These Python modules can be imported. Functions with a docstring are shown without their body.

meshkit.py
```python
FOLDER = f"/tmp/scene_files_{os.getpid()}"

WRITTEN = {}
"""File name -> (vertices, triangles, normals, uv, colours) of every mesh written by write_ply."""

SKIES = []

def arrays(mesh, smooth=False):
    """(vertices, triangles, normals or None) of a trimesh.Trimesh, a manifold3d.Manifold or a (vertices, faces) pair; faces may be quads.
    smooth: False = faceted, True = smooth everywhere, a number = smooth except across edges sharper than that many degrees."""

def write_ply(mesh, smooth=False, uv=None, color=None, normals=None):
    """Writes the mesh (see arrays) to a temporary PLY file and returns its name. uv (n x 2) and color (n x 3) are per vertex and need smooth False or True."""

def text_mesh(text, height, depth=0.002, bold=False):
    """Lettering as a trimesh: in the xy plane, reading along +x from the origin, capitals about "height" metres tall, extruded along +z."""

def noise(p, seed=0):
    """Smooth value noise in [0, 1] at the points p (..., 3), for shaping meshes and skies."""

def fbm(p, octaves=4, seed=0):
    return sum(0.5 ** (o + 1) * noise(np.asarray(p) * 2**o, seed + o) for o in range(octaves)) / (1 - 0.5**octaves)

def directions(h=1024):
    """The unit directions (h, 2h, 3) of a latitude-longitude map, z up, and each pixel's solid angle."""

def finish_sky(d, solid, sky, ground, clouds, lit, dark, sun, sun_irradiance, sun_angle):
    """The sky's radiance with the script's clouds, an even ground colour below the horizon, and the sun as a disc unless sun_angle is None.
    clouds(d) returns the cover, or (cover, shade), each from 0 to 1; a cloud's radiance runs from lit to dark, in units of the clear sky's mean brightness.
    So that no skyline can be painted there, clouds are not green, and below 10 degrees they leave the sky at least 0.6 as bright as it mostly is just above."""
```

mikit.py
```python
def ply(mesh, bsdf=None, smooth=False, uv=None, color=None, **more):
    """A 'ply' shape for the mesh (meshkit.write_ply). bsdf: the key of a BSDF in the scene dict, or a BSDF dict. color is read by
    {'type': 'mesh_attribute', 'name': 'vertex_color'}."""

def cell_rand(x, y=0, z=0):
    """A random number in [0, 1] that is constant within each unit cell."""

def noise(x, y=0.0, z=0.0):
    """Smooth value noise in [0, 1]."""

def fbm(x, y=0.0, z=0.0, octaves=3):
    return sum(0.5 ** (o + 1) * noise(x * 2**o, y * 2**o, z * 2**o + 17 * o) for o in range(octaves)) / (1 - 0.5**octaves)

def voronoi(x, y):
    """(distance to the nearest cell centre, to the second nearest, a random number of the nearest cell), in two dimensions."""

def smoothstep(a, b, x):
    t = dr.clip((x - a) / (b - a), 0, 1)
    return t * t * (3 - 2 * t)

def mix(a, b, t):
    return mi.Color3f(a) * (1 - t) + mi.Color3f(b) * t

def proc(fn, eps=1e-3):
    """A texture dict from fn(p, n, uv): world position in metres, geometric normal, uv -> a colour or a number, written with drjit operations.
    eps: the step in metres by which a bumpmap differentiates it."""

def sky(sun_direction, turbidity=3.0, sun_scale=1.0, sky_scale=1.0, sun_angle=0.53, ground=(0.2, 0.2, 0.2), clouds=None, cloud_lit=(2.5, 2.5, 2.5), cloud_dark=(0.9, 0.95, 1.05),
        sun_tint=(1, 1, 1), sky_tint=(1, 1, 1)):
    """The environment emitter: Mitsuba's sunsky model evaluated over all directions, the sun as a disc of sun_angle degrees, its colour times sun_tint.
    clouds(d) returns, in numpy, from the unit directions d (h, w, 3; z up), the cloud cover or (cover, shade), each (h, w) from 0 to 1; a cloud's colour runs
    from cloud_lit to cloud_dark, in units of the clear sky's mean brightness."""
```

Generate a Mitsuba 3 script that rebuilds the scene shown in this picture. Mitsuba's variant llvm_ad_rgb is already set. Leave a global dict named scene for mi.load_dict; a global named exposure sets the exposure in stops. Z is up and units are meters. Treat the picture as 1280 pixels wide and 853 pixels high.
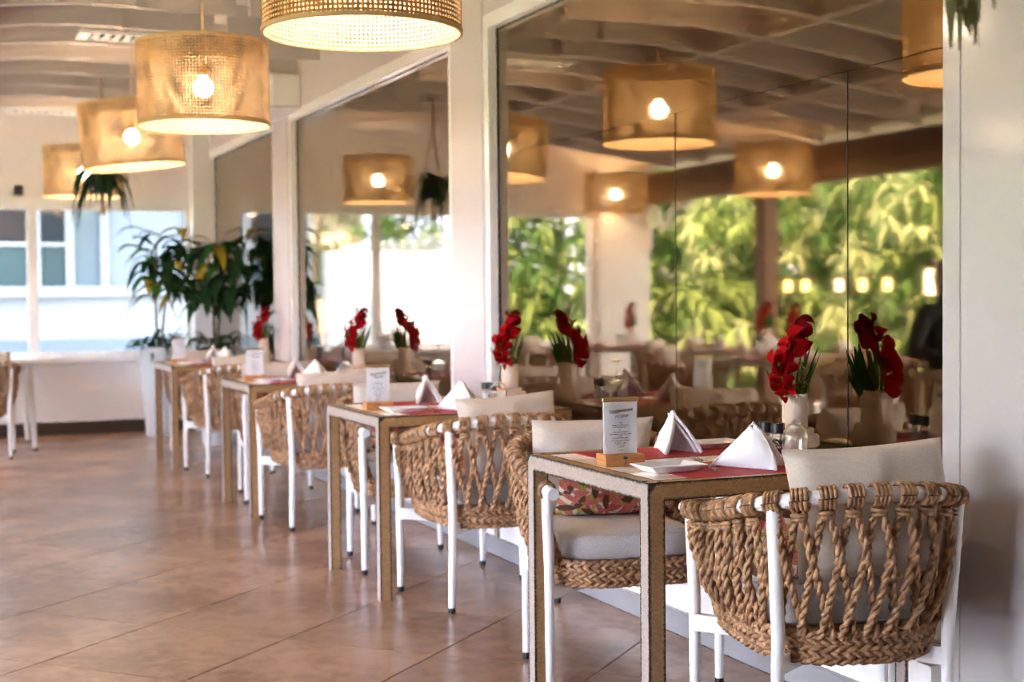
import math, random
import numpy as np, trimesh, drjit as dr, mitsuba as mi
import mikit, meshkit
from mikit import noise, fbm, smoothstep, mix, voronoi, cell_rand
from shapely.geometry import Polygon, box as sbox
T = mi.ScalarTransform4f
rng = np.random.default_rng(7)
random.seed(7)
scene, labels = {}, {}

# ------------------------------------------------------------------ camera, sky, sun, exposure
YAW, PITCH, ROLL, CAMZ, FPX = 0.4051, 0.0324, -0.0089, 1.2359, 1763.1
_fw = np.array([math.sin(YAW)*math.cos(PITCH), math.cos(YAW)*math.cos(PITCH), -math.sin(PITCH)])
_rt = np.array([math.cos(YAW), -math.sin(YAW), 0.0])
_up = np.cross(_rt, _fw)
_up2 = -math.sin(ROLL)*_rt + math.cos(ROLL)*_up
scene['camera'] = dict(type='thinlens', fov=2*math.degrees(math.atan(640/FPX)), fov_axis='x', aperture_radius=0.0072, focus_distance=3.62,
                       near_clip=0.05, far_clip=400.0,
                       to_world=T().look_at(origin=[0, 0, CAMZ], target=[float(v) for v in np.array([0, 0, CAMZ])+_fw], up=[float(v) for v in _up2]))
SUN = (0.42, -0.62, 0.85)
scene['sky'] = mikit.sky(SUN, turbidity=4.0, sun_scale=0.8, sky_scale=2.0, sun_tint=(1.0, 0.84, 1.02), sky_tint=(1.0, 0.85, 1.12), ground=(0.25, 0.24, 0.2),
                         clouds=lambda d: (np.clip(meshkit.fbm(d*3.0, 4)*2.2-0.55, 0, 1), np.clip(meshkit.fbm(d*5.0+7, 3)-0.2, 0, 1)))
exposure = 5.47
LAMP = 5.6

# ------------------------------------------------------------------ materials
def rgb(*c):
    return {'type': 'rgb', 'value': [float(x) for x in c]}
def principled(c, rough=0.5, **k):
    return {'type': 'principled', 'base_color': c if isinstance(c, dict) else rgb(*c), 'roughness': float(rough), **k}
def two(b):
    return {'type': 'twosided', 'bsdf': b}

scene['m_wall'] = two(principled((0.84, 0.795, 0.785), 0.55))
scene['m_gloss'] = two(principled((0.80, 0.775, 0.76), 0.16, specular=0.5))
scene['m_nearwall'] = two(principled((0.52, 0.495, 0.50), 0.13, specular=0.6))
scene['m_white'] = two(principled((0.82, 0.81, 0.80), 0.32))
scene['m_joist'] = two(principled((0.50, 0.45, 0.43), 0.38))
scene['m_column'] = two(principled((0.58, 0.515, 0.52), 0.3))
scene['m_deck'] = two(principled((0.72, 0.68, 0.62), 0.7))
scene['m_outwall'] = two(principled((0.82, 0.83, 0.84), 0.7))
scene['m_facade'] = two(principled((0.40, 0.42, 0.44), 0.7))
scene['m_bluegrey'] = two(principled((0.19, 0.24, 0.28), 0.5))
scene['m_dark'] = two(principled((0.012, 0.012, 0.014), 0.5))
scene['m_darkglass'] = two(principled((0.02, 0.035, 0.04), 0.08))
scene['m_blackplastic'] = two(principled((0.012, 0.013, 0.016), 0.35))
scene['m_cloth'] = two(principled((0.86, 0.86, 0.87), 0.8, sheen=0.3))
scene['m_china'] = two(principled((0.86, 0.86, 0.85), 0.15))
scene['m_steel'] = two({'type': 'roughconductor', 'material': 'Cr', 'alpha': 0.12})
scene['m_paper'] = two(principled((0.85, 0.85, 0.86), 0.6))
scene['m_ink'] = two(principled((0.03, 0.03, 0.035), 0.8))
scene['m_glass'] = {'type': 'dielectric', 'int_ior': 1.5}
scene['m_pane'] = {'type': 'thindielectric', 'int_ior': 1.5, 'specular_transmittance': rgb(0.60, 0.66, 0.68)}
scene['m_mirror'] = two(principled((0.34, 0.275, 0.19), 0.02, metallic=1.0))
scene['m_jamb'] = two(principled((0.02, 0.018, 0.014), 0.4))
scene['m_brownbeam'] = two(principled((0.10, 0.045, 0.022), 0.45))
scene['m_tanbeam'] = two(principled((0.22, 0.115, 0.055), 0.5))
scene['m_skirt'] = two(principled((0.27, 0.265, 0.27), 0.35))
scene['m_baseboard'] = two(principled((0.05, 0.032, 0.024), 0.3))
scene['m_grout'] = two(principled((0.035, 0.022, 0.015), 0.5))
scene['m_pot'] = two(principled((0.62, 0.66, 0.70), 0.5))
scene['m_soil'] = two(principled((0.03, 0.02, 0.012), 0.9))
scene['m_trunk'] = two(principled((0.12, 0.09, 0.06), 0.8))
scene['m_vase'] = two(principled((0.70, 0.56, 0.44), 0.55))
scene['m_black'] = two(principled((0.008, 0.008, 0.010), 0.8, sheen=0.3))
scene['m_skin'] = two(principled((0.30, 0.16, 0.10), 0.5))
scene['m_hair'] = two(principled((0.006, 0.005, 0.005), 0.4))
scene['m_cord'] = two(principled((0.55, 0.36, 0.17), 0.7))
scene['m_brass'] = two(principled((0.5, 0.34, 0.14), 0.3, metallic=0.8))
scene['m_macrame'] = two(principled((0.40, 0.28, 0.16), 0.9))

def leaf(c, trans=0.5, rough=0.4):
    return {'type': 'principledthin', 'base_color': rgb(*c), 'roughness': rough, 'diff_trans': trans, 'spec_trans': 0.0, 'eta': 1.4}
scene['m_leaf_a'] = leaf((0.27, 0.38, 0.12), 0.9)
scene['m_leaf_b'] = leaf((0.07, 0.15, 0.04), 0.7)
scene['m_leaf_c'] = leaf((0.45, 0.54, 0.26), 0.9)
scene['m_leaf_dark'] = leaf((0.022, 0.055, 0.022), 0.35, 0.3)
scene['m_leaf_yellow'] = leaf((0.40, 0.30, 0.03), 0.6, 0.35)
scene['m_leaf_vase'] = leaf((0.045, 0.14, 0.03), 0.5, 0.35)
scene['m_leaf_filler'] = leaf((0.22, 0.30, 0.05), 0.7)
scene['m_leaf_pale'] = leaf((0.20, 0.20, 0.10), 0.7)
scene['m_petal'] = leaf((0.42, 0.008, 0.014), 0.45, 0.4)
scene['m_petal_dark'] = leaf((0.16, 0.006, 0.012), 0.3, 0.4)
scene['m_spike'] = two(principled((0.50, 0.10, 0.09), 0.6))

def f_wood(p, n, uv):
    g = fbm(uv.x*3, uv.y*55, 1.0)
    return mix((0.36, 0.13, 0.035), (0.58, 0.26, 0.08), g)
scene['m_wood'] = two(principled(mikit.proc(f_wood), 0.4))
scene['m_woodlight'] = two(principled((0.75, 0.58, 0.42), 0.5))

def f_rope(p, n, uv):
    a = fbm(p.x*90, p.y*90, p.z*55)
    b = noise(p.x*420, p.y*420, p.z*160)
    c = mix((0.20, 0.095, 0.042), (0.50, 0.285, 0.145), smoothstep(0.25, 0.75, a))
    return c*(0.75+0.5*b)
scene['m_rope'] = two(principled(mikit.proc(f_rope), 0.6))

E1 = (math.cos(math.radians(43)), math.sin(math.radians(43)))
E2 = (-E1[1], E1[0])
def f_tile(p, n, uv):
    a, b = p.x*E1[0]+p.y*E1[1], p.x*E2[0]+p.y*E2[1]
    r = cell_rand(dr.floor((a-4.30)/0.6), dr.floor((b-2.80)/0.6), 5)
    m = fbm(p.x*3.1, p.y*3.1, 2.0, 4)
    k = fbm(p.x*26, p.y*26, 9.0, 3)
    c = mix((0.172, 0.092, 0.055), (0.29, 0.172, 0.108), smoothstep(0.25, 0.75, m*0.7+k*0.3))
    return c*(0.86+0.28*r)
def f_tilerough(p, n, uv):
    return 0.20+0.12*fbm(p.x*5, p.y*5, 3.0, 3)
scene['m_tile'] = two(principled(mikit.proc(f_tile), 0.2, specular=0.55))
scene['m_tile']['bsdf']['roughness'] = mikit.proc(f_tilerough)

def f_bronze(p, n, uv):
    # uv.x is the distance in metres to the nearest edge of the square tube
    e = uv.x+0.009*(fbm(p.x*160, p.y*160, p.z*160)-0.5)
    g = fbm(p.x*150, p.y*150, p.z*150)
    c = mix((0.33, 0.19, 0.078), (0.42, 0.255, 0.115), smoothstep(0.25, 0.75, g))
    c = mix(c, mix((0.40, 0.33, 0.29), (0.47, 0.395, 0.35), smoothstep(0.25, 0.75, g)), smoothstep(0.4, 0.6, uv.y))  # x-facing sides paler: daylight sheen put into the base colour
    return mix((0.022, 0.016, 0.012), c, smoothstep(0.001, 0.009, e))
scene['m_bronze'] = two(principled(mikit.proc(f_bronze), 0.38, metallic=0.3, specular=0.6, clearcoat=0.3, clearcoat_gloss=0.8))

def f_marble(p, n, uv):
    v = fbm(p.x*6+2*fbm(p.x*9, p.y*9, 0.0), p.y*22, 0.0, 4)
    return mix((0.55, 0.44, 0.35), (0.80, 0.75, 0.69), smoothstep(0.3, 0.6, v))
scene['m_top'] = two(principled(mikit.proc(f_marble), 0.22))
def f_mat(p, n, uv):
    w = 0.5+0.5*dr.sin(p.x*2600)*dr.sin(p.y*2600)
    return mix((0.30, 0.018, 0.026), (0.42, 0.035, 0.045), w*0.6+0.4*noise(p.x*40, p.y*40))
scene['m_mat'] = two(principled(mikit.proc(f_mat), 0.6))
def f_linen(p, n, uv):
    w = noise(p.x*500, p.y*500, p.z*120)*0.5+noise(p.x*120, p.y*120, p.z*600)*0.5
    return mix((0.50, 0.42, 0.345), (0.66, 0.575, 0.49), w)
scene['m_linen'] = two(principled(mikit.proc(f_linen), 0.85, sheen=0.4))
def f_seat(p, n, uv):
    w = noise(p.x*300, p.y*300, p.z*300)
    return mix((0.44, 0.41, 0.385), (0.58, 0.55, 0.52), w)
scene['m_seat'] = two(principled(mikit.proc(f_seat), 0.85, sheen=0.3))

def f_tropic(p, n, uv):
    col = mi.Color3f(0.80, 0.72, 0.62)
    pal = [((0.42, 0.03, 0.05), (0.62, 0.16, 0.13)), ((0.50, 0.10, 0.10), (0.66, 0.34, 0.16)), ((0.38, 0.30, 0.06), (0.58, 0.47, 0.16)), ((0.05, 0.055, 0.02), (0.20, 0.05, 0.03)), ((0.48, 0.05, 0.08), (0.70, 0.30, 0.22))]
    for k, (c0, c1) in enumerate(pal):
        s = 3.1+0.55*k
        x, y = uv.x*s+k*1.37, uv.y*s+k*2.11
        for ox, oy in ((0.0, 0.0), (0.5, 0.5)):
            cx, cy = dr.floor(x+ox), dr.floor(y+oy)
            r1, r2, r3 = cell_rand(cx, cy, 11+k), cell_rand(cx, cy, 31+k), cell_rand(cx, cy, 51+k)
            lx, ly = x+ox-cx-0.5+(r1-0.5)*0.3, y+oy-cy-0.5+(r2-0.5)*0.3
            a = r3*6.283+k
            u, v = lx*dr.cos(a)+ly*dr.sin(a), -lx*dr.sin(a)+ly*dr.cos(a)
            v = v+0.35*u*u
            w = 0.15*(1-dr.square(u/0.47))
            inside = (dr.abs(u) < 0.47) & (dr.abs(v) < w) & (r1*0.6+r2*0.4 > 0.38)
            stripe = 0.5+0.5*dr.sin((dr.abs(v)*1.3-u)*58)
            t = smoothstep(0.45, 0.8, stripe)*0.6+0.4*smoothstep(0.2, 1.0, dr.abs(v)/dr.maximum(w, 1e-3))
            t = dr.select(dr.abs(v) < 0.012, 1.0, t)
            col = dr.select(inside, mix(c0, c1, t), col)
    return col
scene['m_tropic'] = two(principled(mikit.proc(f_tropic), 0.8, sheen=0.3))

def f_cane(p, n, uv):
    s = fbm(uv.x*24, uv.y*5, 0.0, 3)
    k = noise(uv.x*420, uv.y*9)
    c = mix((0.40, 0.205, 0.065), (0.62, 0.365, 0.135), k*0.6+0.4*s)
    return c*mix((0.62, 0.56, 0.48), (1, 1, 1), smoothstep(0.25, 0.5, s))
scene['m_cane'] = {'type': 'principledthin', 'base_color': mikit.proc(f_cane), 'roughness': 0.6, 'diff_trans': 0.42, 'spec_trans': 0.0, 'eta': 1.3}

def f_brownwood(p, n, uv):
    return mix((0.13, 0.06, 0.03), (0.26, 0.13, 0.065), fbm(p.x*30, p.y*30, p.z*2.2))
scene['m_post'] = two(principled(mikit.proc(f_brownwood), 0.5))
def f_ground(p, n, uv):
    return mix((0.10, 0.16, 0.04), (0.26, 0.30, 0.12), fbm(p.x*1.5, p.y*1.5, 0.0, 4))
scene['m_lawn'] = two(principled(mikit.proc(f_ground), 0.9))
scene['m_paving'] = two(principled((0.22, 0.22, 0.22), 0.8))
def f_housewall(p, n, uv):
    return mix((0.50, 0.36, 0.24), (0.62, 0.47, 0.33), fbm(p.x*2, p.y*2, p.z*2))
scene['m_house'] = two(principled(mikit.proc(f_housewall), 0.8))

# ------------------------------------------------------------------ mesh helpers
class MB:
    def __init__(s):
        s.v, s.f, s.uv, s.n = [], [], [], 0
    def add(s, v, f, uv=None):
        v, f = np.asarray(v, float), np.asarray(f, int)
        if f.shape[1] == 4:
            f = np.vstack([f[:, [0, 1, 2]], f[:, [0, 2, 3]]])
        s.v.append(v); s.f.append(f+s.n); s.n += len(v)
        s.uv.append(np.zeros((len(v), 2)) if uv is None else np.asarray(uv, float))
        return s
    def mesh(s):
        return np.vstack(s.v), np.vstack(s.f)
    def uvs(s):
        return np.vstack(s.uv)

def cbox(x0, x1, y0, y1, z0, z1, c=0.0):
    """A box with chamfered edges."""
    if c <= 0:
        v = np.array([[x, y, z] for x in (x0, x1) for y in (y0, y1) for z in (z0, z1)], float)
        return v, np.array([[0, 1, 3], [0, 3, 2], [4, 6, 7], [4, 7, 5], [0, 4, 5], [0, 5, 1], [2, 3, 7], [2, 7, 6], [0, 2, 6], [0, 6, 4], [1, 5, 7], [1, 7, 3]])
    P = []
    for X, sx in ((x0, 1), (x1, -1)):
        for Y, sy in ((y0, 1), (y1, -1)):
            for Z, sz in ((z0, 1), (z1, -1)):
                P += [[X+sx*c, Y+sy*c, Z], [X+sx*c, Y, Z+sz*c], [X, Y+sy*c, Z+sz*c]]
    h = trimesh.convex.convex_hull(np.array(P))
    return np.array(h.vertices), np.array(h.faces)

def merge(*ms):
    b = MB()
    for v, f in ms:
        b.add(v, f)
    return b.mesh()

def tube(pts, r, n=8, caps=True):
    pts = np.asarray(pts, float)
    r = np.broadcast_to(np.asarray(r, float), (len(pts),))
    t = np.gradient(pts, axis=0); t /= np.linalg.norm(t, axis=1, keepdims=True)+1e-12
    ref = np.array([0, 0, 1.0]) if abs(t[0][2]) < 0.9 else np.array([1.0, 0, 0])
    a = np.cross(ref, t[0]); a /= np.linalg.norm(a)
    V = []
    ang = np.arange(n)*2*np.pi/n
    for i in range(len(pts)):
        a = a-t[i]*(a@t[i]); a /= np.linalg.norm(a)
        b = np.cross(t[i], a)
        V.append(pts[i]+r[i]*(np.cos(ang)[:, None]*a+np.sin(ang)[:, None]*b))
    V = np.vstack(V); F = []
    for i in range(len(pts)-1):
        for k in range(n):
            F.append([i*n+k, i*n+(k+1) % n, (i+1)*n+(k+1) % n, (i+1)*n+k])
    F = np.array(F); F = np.vstack([F[:, [0, 1, 2]], F[:, [0, 2, 3]]])
    if caps:
        m = len(V); V = np.vstack([V, pts[0], pts[-1]]); k = np.arange(n); e = (len(pts)-1)*n
        F = np.vstack([F, np.stack([(k+1) % n, k, k*0+m], 1), np.stack([e+k, e+(k+1) % n, k*0+m+1], 1)])
    return V, F

def lathe(prof, n=32, c=(0, 0, 0)):
    prof = np.asarray(prof, float); ang = np.arange(n)*2*np.pi/n
    V = np.stack([prof[:, None, 0]*np.cos(ang), prof[:, None, 0]*np.sin(ang), np.repeat(prof[:, 1:2], n, 1)], -1).reshape(-1, 3)+np.asarray(c)
    F = []
    for i in range(len(prof)-1):
        for k in range(n):
            F.append([i*n+k, i*n+(k+1) % n, (i+1)*n+(k+1) % n, (i+1)*n+k])
    return V, np.array(F)

def xf(m, M):
    v, f = m
    v = np.asarray(v) @ M[:3, :3].T+M[:3, 3]
    return v, f
def mat(loc=(0, 0, 0), rz=0.0, rx=0.0, ry=0.0, s=1.0):
    M = trimesh.transformations.euler_matrix(rx, ry, rz, 'sxyz'); M[:3, :3] *= s; M[:3, 3] = loc
    return M
def TW(M):
    return T(M.tolist())

used = {}
def numbered(name):
    k = used.get(name, -1)+1; used[name] = k
    return name if k == 0 else f'{name}_{k:03d}'
def key_of(name, parent=None):
    return numbered(f'{parent}__{name}' if parent else name)

def put(name, shape, parent=None, M=None, label=None, kind=None, **tags):
    k = key_of(name, parent)
    scene[k] = dict(shape) if M is None else {**shape, 'to_world': TW(M)}
    d = {a: b for a, b in dict(label=label, kind=kind, **tags).items() if b is not None}
    if d:
        labels[k] = d
    return k
def P(mesh, bsdf, smooth=False, uv=None):
    return mikit.ply(mesh, bsdf, smooth=smooth, uv=uv)
def thing(name, label, cat, group=None):
    k = numbered(name); labels[k] = {'label': label, 'category': cat}
    if group:
        labels[k]['group'] = group
    return k
def struct(name, mesh, bsdf, smooth=False, parent=None, label=None):
    return put(name, P(mesh, bsdf, smooth), parent, label=label, kind=None if parent else 'structure')
def one(name, shape, label, cat, M=None, group=None):
    return put(name, shape, None, M, label=label, category=cat, group=group)
PROTO = {}
def proto(name, fn):
    """A thing's parts, built once: list of (part name, shape dict)."""
    if name not in PROTO:
        PROTO[name] = fn()
    return PROTO[name]
def place(parts, root, M):
    at = {}
    for pname, shape, *lab in parts:
        par, _, leafname = pname.rpartition('>')
        k = put(leafname, shape, at[par] if par else root, M @ lab[1] if len(lab) > 1 else M, label=lab[0] if lab else None)
        at[pname] = k; at[leafname] = k

# ------------------------------------------------------------------ the room shell
XG = 2.672
YB = 13.40            # back wall
XL = -1.90            # terrace edge
struct('floor', cbox(-2.15, 2.80, -5.0, YB+0.15, -0.12, -0.008), 'm_grout', label='dark grout bed under the brown floor tiles')
room = sbox(-2.15, 1.2, 2.545, YB)
for i in range(-6, 26):
    for j in range(-12, 22):
        a0, b0 = 4.30+0.6*(i-14), 2.80+0.6*(j-4)
        g = 0.0022
        q = [(a0+g, b0+g), (a0+0.6-g, b0+g), (a0+0.6-g, b0+0.6-g), (a0+g, b0+0.6-g)]
        poly = Polygon([(a*E1[0]+b*E2[0], a*E1[1]+b*E2[1]) for a, b in q]).intersection(room)
        if poly.is_empty or poly.area < 0.002 or poly.geom_type != 'Polygon':
            continue
        ins = poly.buffer(-0.0012, join_style=2)
        if ins.is_empty or ins.geom_type != 'Polygon' or len(ins.exterior.coords) != len(poly.exterior.coords):
            ins = poly
        o = np.array(poly.exterior.coords)[:-1]; t_ = np.array(ins.exterior.coords)[:-1]
        if poly.exterior.is_ccw is False:
            o = o[::-1]
        if ins.exterior.is_ccw is False:
            t_ = t_[::-1]
        s0 = np.argmin(((t_-o[0])**2).sum(1)); t_ = np.roll(t_, -s0, 0)
        m = len(o)
        V = np.vstack([np.c_[o, np.full(m, -0.008)], np.c_[o, np.full(m, -0.0008)], np.c_[t_, np.full(m, 0.0)]])
        F = []
        for k in range(m):
            k2 = (k+1) % m
            F += [[k, k2, m+k2], [k, m+k2, m+k], [m+k, m+k2, 2*m+k2], [m+k, 2*m+k2, 2*m+k]]
        F += [[2*m, 2*m+k, 2*m+k+1] for k in range(1, m-1)]
        put('tile', P((V, np.array(F)), 'm_tile'), 'floor')
struct('wall_rear_added', cbox(-2.1, 2.60, -5.1, -5.0, 0.0, 3.2), 'm_post', label='brown timber wall added behind the viewpoint to cut the light')  # unseen wall, added and kept dark to cut light from the rear
struct('wall_left_added', cbox(-2.1, -1.95, -5.0, 1.5, 0.0, 3.0), 'm_wall', label='white wall added beside the viewpoint to hold back daylight')  # unseen; added, and its length set, to dim the near right wall
struct('floor_rear', cbox(-2.15, 2.545, -5.0, 1.2, -0.008, 0.0), 'm_tile', label='brown tiled floor behind the viewpoint')

# right (glass) side
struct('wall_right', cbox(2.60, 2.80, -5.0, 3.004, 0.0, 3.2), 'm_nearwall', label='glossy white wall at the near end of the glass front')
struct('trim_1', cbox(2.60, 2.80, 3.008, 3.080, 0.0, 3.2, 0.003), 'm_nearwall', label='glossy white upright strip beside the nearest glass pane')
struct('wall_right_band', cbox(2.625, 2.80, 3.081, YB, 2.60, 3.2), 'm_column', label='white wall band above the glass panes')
struct('wall_right_plinth', cbox(2.565, 2.80, 3.081, YB, 0.085, 0.205), 'm_white', label='low white plinth under the glass panes')
struct('baseboard_right', cbox(2.545, 2.80, 1.2, YB, 0.0, 0.085, 0.003), 'm_skirt', label='grey tile skirting below the white plinth')
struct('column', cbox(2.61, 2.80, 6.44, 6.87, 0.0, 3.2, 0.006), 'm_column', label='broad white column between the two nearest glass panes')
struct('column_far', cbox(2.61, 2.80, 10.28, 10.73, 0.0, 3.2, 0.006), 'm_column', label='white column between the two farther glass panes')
struct('column_corner', cbox(2.46, 2.80, 13.22, YB, 0.0, 3.2, 0.006), 'm_white', label='narrow white upright in the far corner')
struct('backing', cbox(2.70, 2.74, 3.1, YB, 0.1, 2.7), 'm_jamb', label='dark backing behind the reflecting glass')
for w, (ya, yb, cuts) in enumerate([(3.081, 6.38, (3.596, 4.654)), (6.93, 10.217, ()), (10.79, 13.22, ())]):
    win = f'window_{w+1}'; used[win] = 0
    labels[win] = {'kind': 'structure', 'label': ['wide dark reflecting glass front beside the nearest tables', 'dark reflecting glass front behind the middle tables', 'dark reflecting glass front nearest the far corner'][w]}
    ys = [ya, *cuts, yb]
    zt_ = 1.915 if cuts else 2.533
    for a, b in zip(ys[:-1], ys[1:]):
        put('glass_pane', P(cbox(XG, XG+0.012, a+0.001, b-0.001, 0.205, zt_), 'm_mirror'), win, label='amber tinted reflecting pane')
    if cuts:
        put('glass_pane', P(cbox(XG, XG+0.012, ya+0.001, yb-0.001, zt_+0.0015, 2.533), 'm_mirror'), win, label='amber tinted reflecting upper pane')
    for a, b in ((ya-0.06, ya), (yb, yb+0.06)):
        if a > 3.05:
            put('frame', P(cbox(2.62, 2.70, a, b, 0.205, 2.60, 0.004), 'm_gloss'), win)
    put('frame', P(cbox(2.62, 2.70, ya-(0.06 if w else 0), yb+0.06, 2.533, 2.605, 0.004), 'm_gloss'), win)
    for c in cuts:
        put('joint_seal', P(cbox(XG-0.002, XG+0.01, c-0.0013, c+0.0013, 0.205, 1.915), 'm_jamb'), win)
    put('edge_seal', P(merge(cbox(XG-0.006, XG, ya, ya+0.006, 0.205, 2.533), cbox(XG-0.006, XG, yb-0.006, yb, 0.205, 2.533), cbox(XG-0.006, XG, ya, yb, 2.527, 2.533)), 'm_jamb'), win)

# back wall
struct('wall_back', cbox(-2.1, 2.80, YB, YB+0.16, 2.165, 3.2), 'm_wall', label='white wall above the far windows')
struct('wall_back_sill', cbox(-2.1, 2.80, YB, YB+0.16, 0.12, 0.655), 'm_wall', label='low white wall under the far windows')
struct('baseboard_back', cbox(-2.1, 2.545, YB-0.015, YB, 0.0, 0.12, 0.003), 'm_baseboard', label='dark baseboard under the far windows')
struct('trim_2', cbox(-1.95, 2.46, YB-0.10, YB+0.06, 0.66, 0.715, 0.004), 'm_white', label='white window ledge along the far wall')
struct('trim_3', cbox(-1.95, 2.46, YB-0.035, YB+0.06, 2.08, 2.165, 0.004), 'm_white', label='white rail over the far windows')
mull = [2.46, 1.05, 0.06, -1.33, -1.95]
for w, (b, a) in enumerate(zip(mull[:-1], mull[1:])):
    win = f'window_{w+4}'; used[win] = 0
    labels[win] = {'kind': 'structure', 'label': ['sliding window left of the potted trees', 'far window at the left edge of the picture', 'far window seen in the middle glass front', 'narrow far window beside the white corner pillar'][w]}
    fr = [cbox(a, a+0.045, YB-0.01, YB+0.05, 0.715, 2.08, 0.004), cbox(b-0.045, b, YB-0.01, YB+0.05, 0.715, 2.08, 0.004), cbox(a+0.045, b-0.045, YB-0.01, YB+0.05, 0.715, 0.755, 0.004), cbox(a+0.045, b-0.045, YB-0.01, YB+0.05, 2.045, 2.08, 0.004)]
    if w < 3:
        for m_ in fr:
            put('frame', P(m_, 'm_white'), win)
    if w < 2:
        V = np.array([[a+0.045, YB+0.02, 0.755], [b-0.045, YB+0.02, 0.755], [b-0.045, YB+0.02, 2.045], [a+0.045, YB+0.02, 2.045]])
        put('glass_pane', P((V, np.array([[0, 1, 2], [0, 2, 3]])), 'm_pane'), win)
    elif w == 3:
        put('panel', P(cbox(a, b, YB-0.01, YB+0.05, 0.715, 2.08, 0.004), 'm_white'), win)
struct('column_terrace', cbox(-1.97, -1.38, YB-0.1, YB+0.2, 0.0, 3.0, 0.008), 'm_white', label='white corner pillar seen reflected in the nearest glass, beside the trees')

# terrace side: beam, post, pipe
bm = 'beam_terrace'; used[bm] = 0
labels[bm] = {'kind': 'structure', 'label': 'brown timber beam along the open terrace side, seen reflected in the glass'}
put('upper_board', P(cbox(-2.05, -1.83, -5.0, YB-0.1, 2.325, 2.50, 0.006), 'm_brownbeam'), bm, label='dark brown upper board')
put('lower_board', P(cbox(-2.02, -1.86, -5.0, YB-0.1, 2.19, 2.325, 0.006), 'm_tanbeam'), bm, label='lighter brown lower board')
one('timber_post', P(cbox(-1.99, -1.83, 10.90, 11.06, 0.0, 2.19, 0.01), 'm_post'), 'brown timber post in front of the greenery, reflected in the nearest glass', 'post')
pp = []
for a, b, c, d in (((-1.80, 13.22, 2.02), (-1.80, 13.22, 2.12), (-1.80, 13.20, 2.14), 0),):
    pass
arc = [(-1.93, 13.24, 1.72), (-1.93, 13.24, 2.12), (-1.93, 13.20, 2.16), (-1.93, 13.12, 2.16), (-1.93, 13.06, 2.12), (-1.93, 13.04, 2.02), (-1.93, 13.0, 1.95), (-1.93, 12.93, 1.92), (-1.93, 12.86, 1.95), (-1.93, 12.82, 2.02), (-1.93, 12.80, 2.08), (-1.93, 12.74, 2.12), (-1.93, 12.4, 2.14)]
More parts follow.
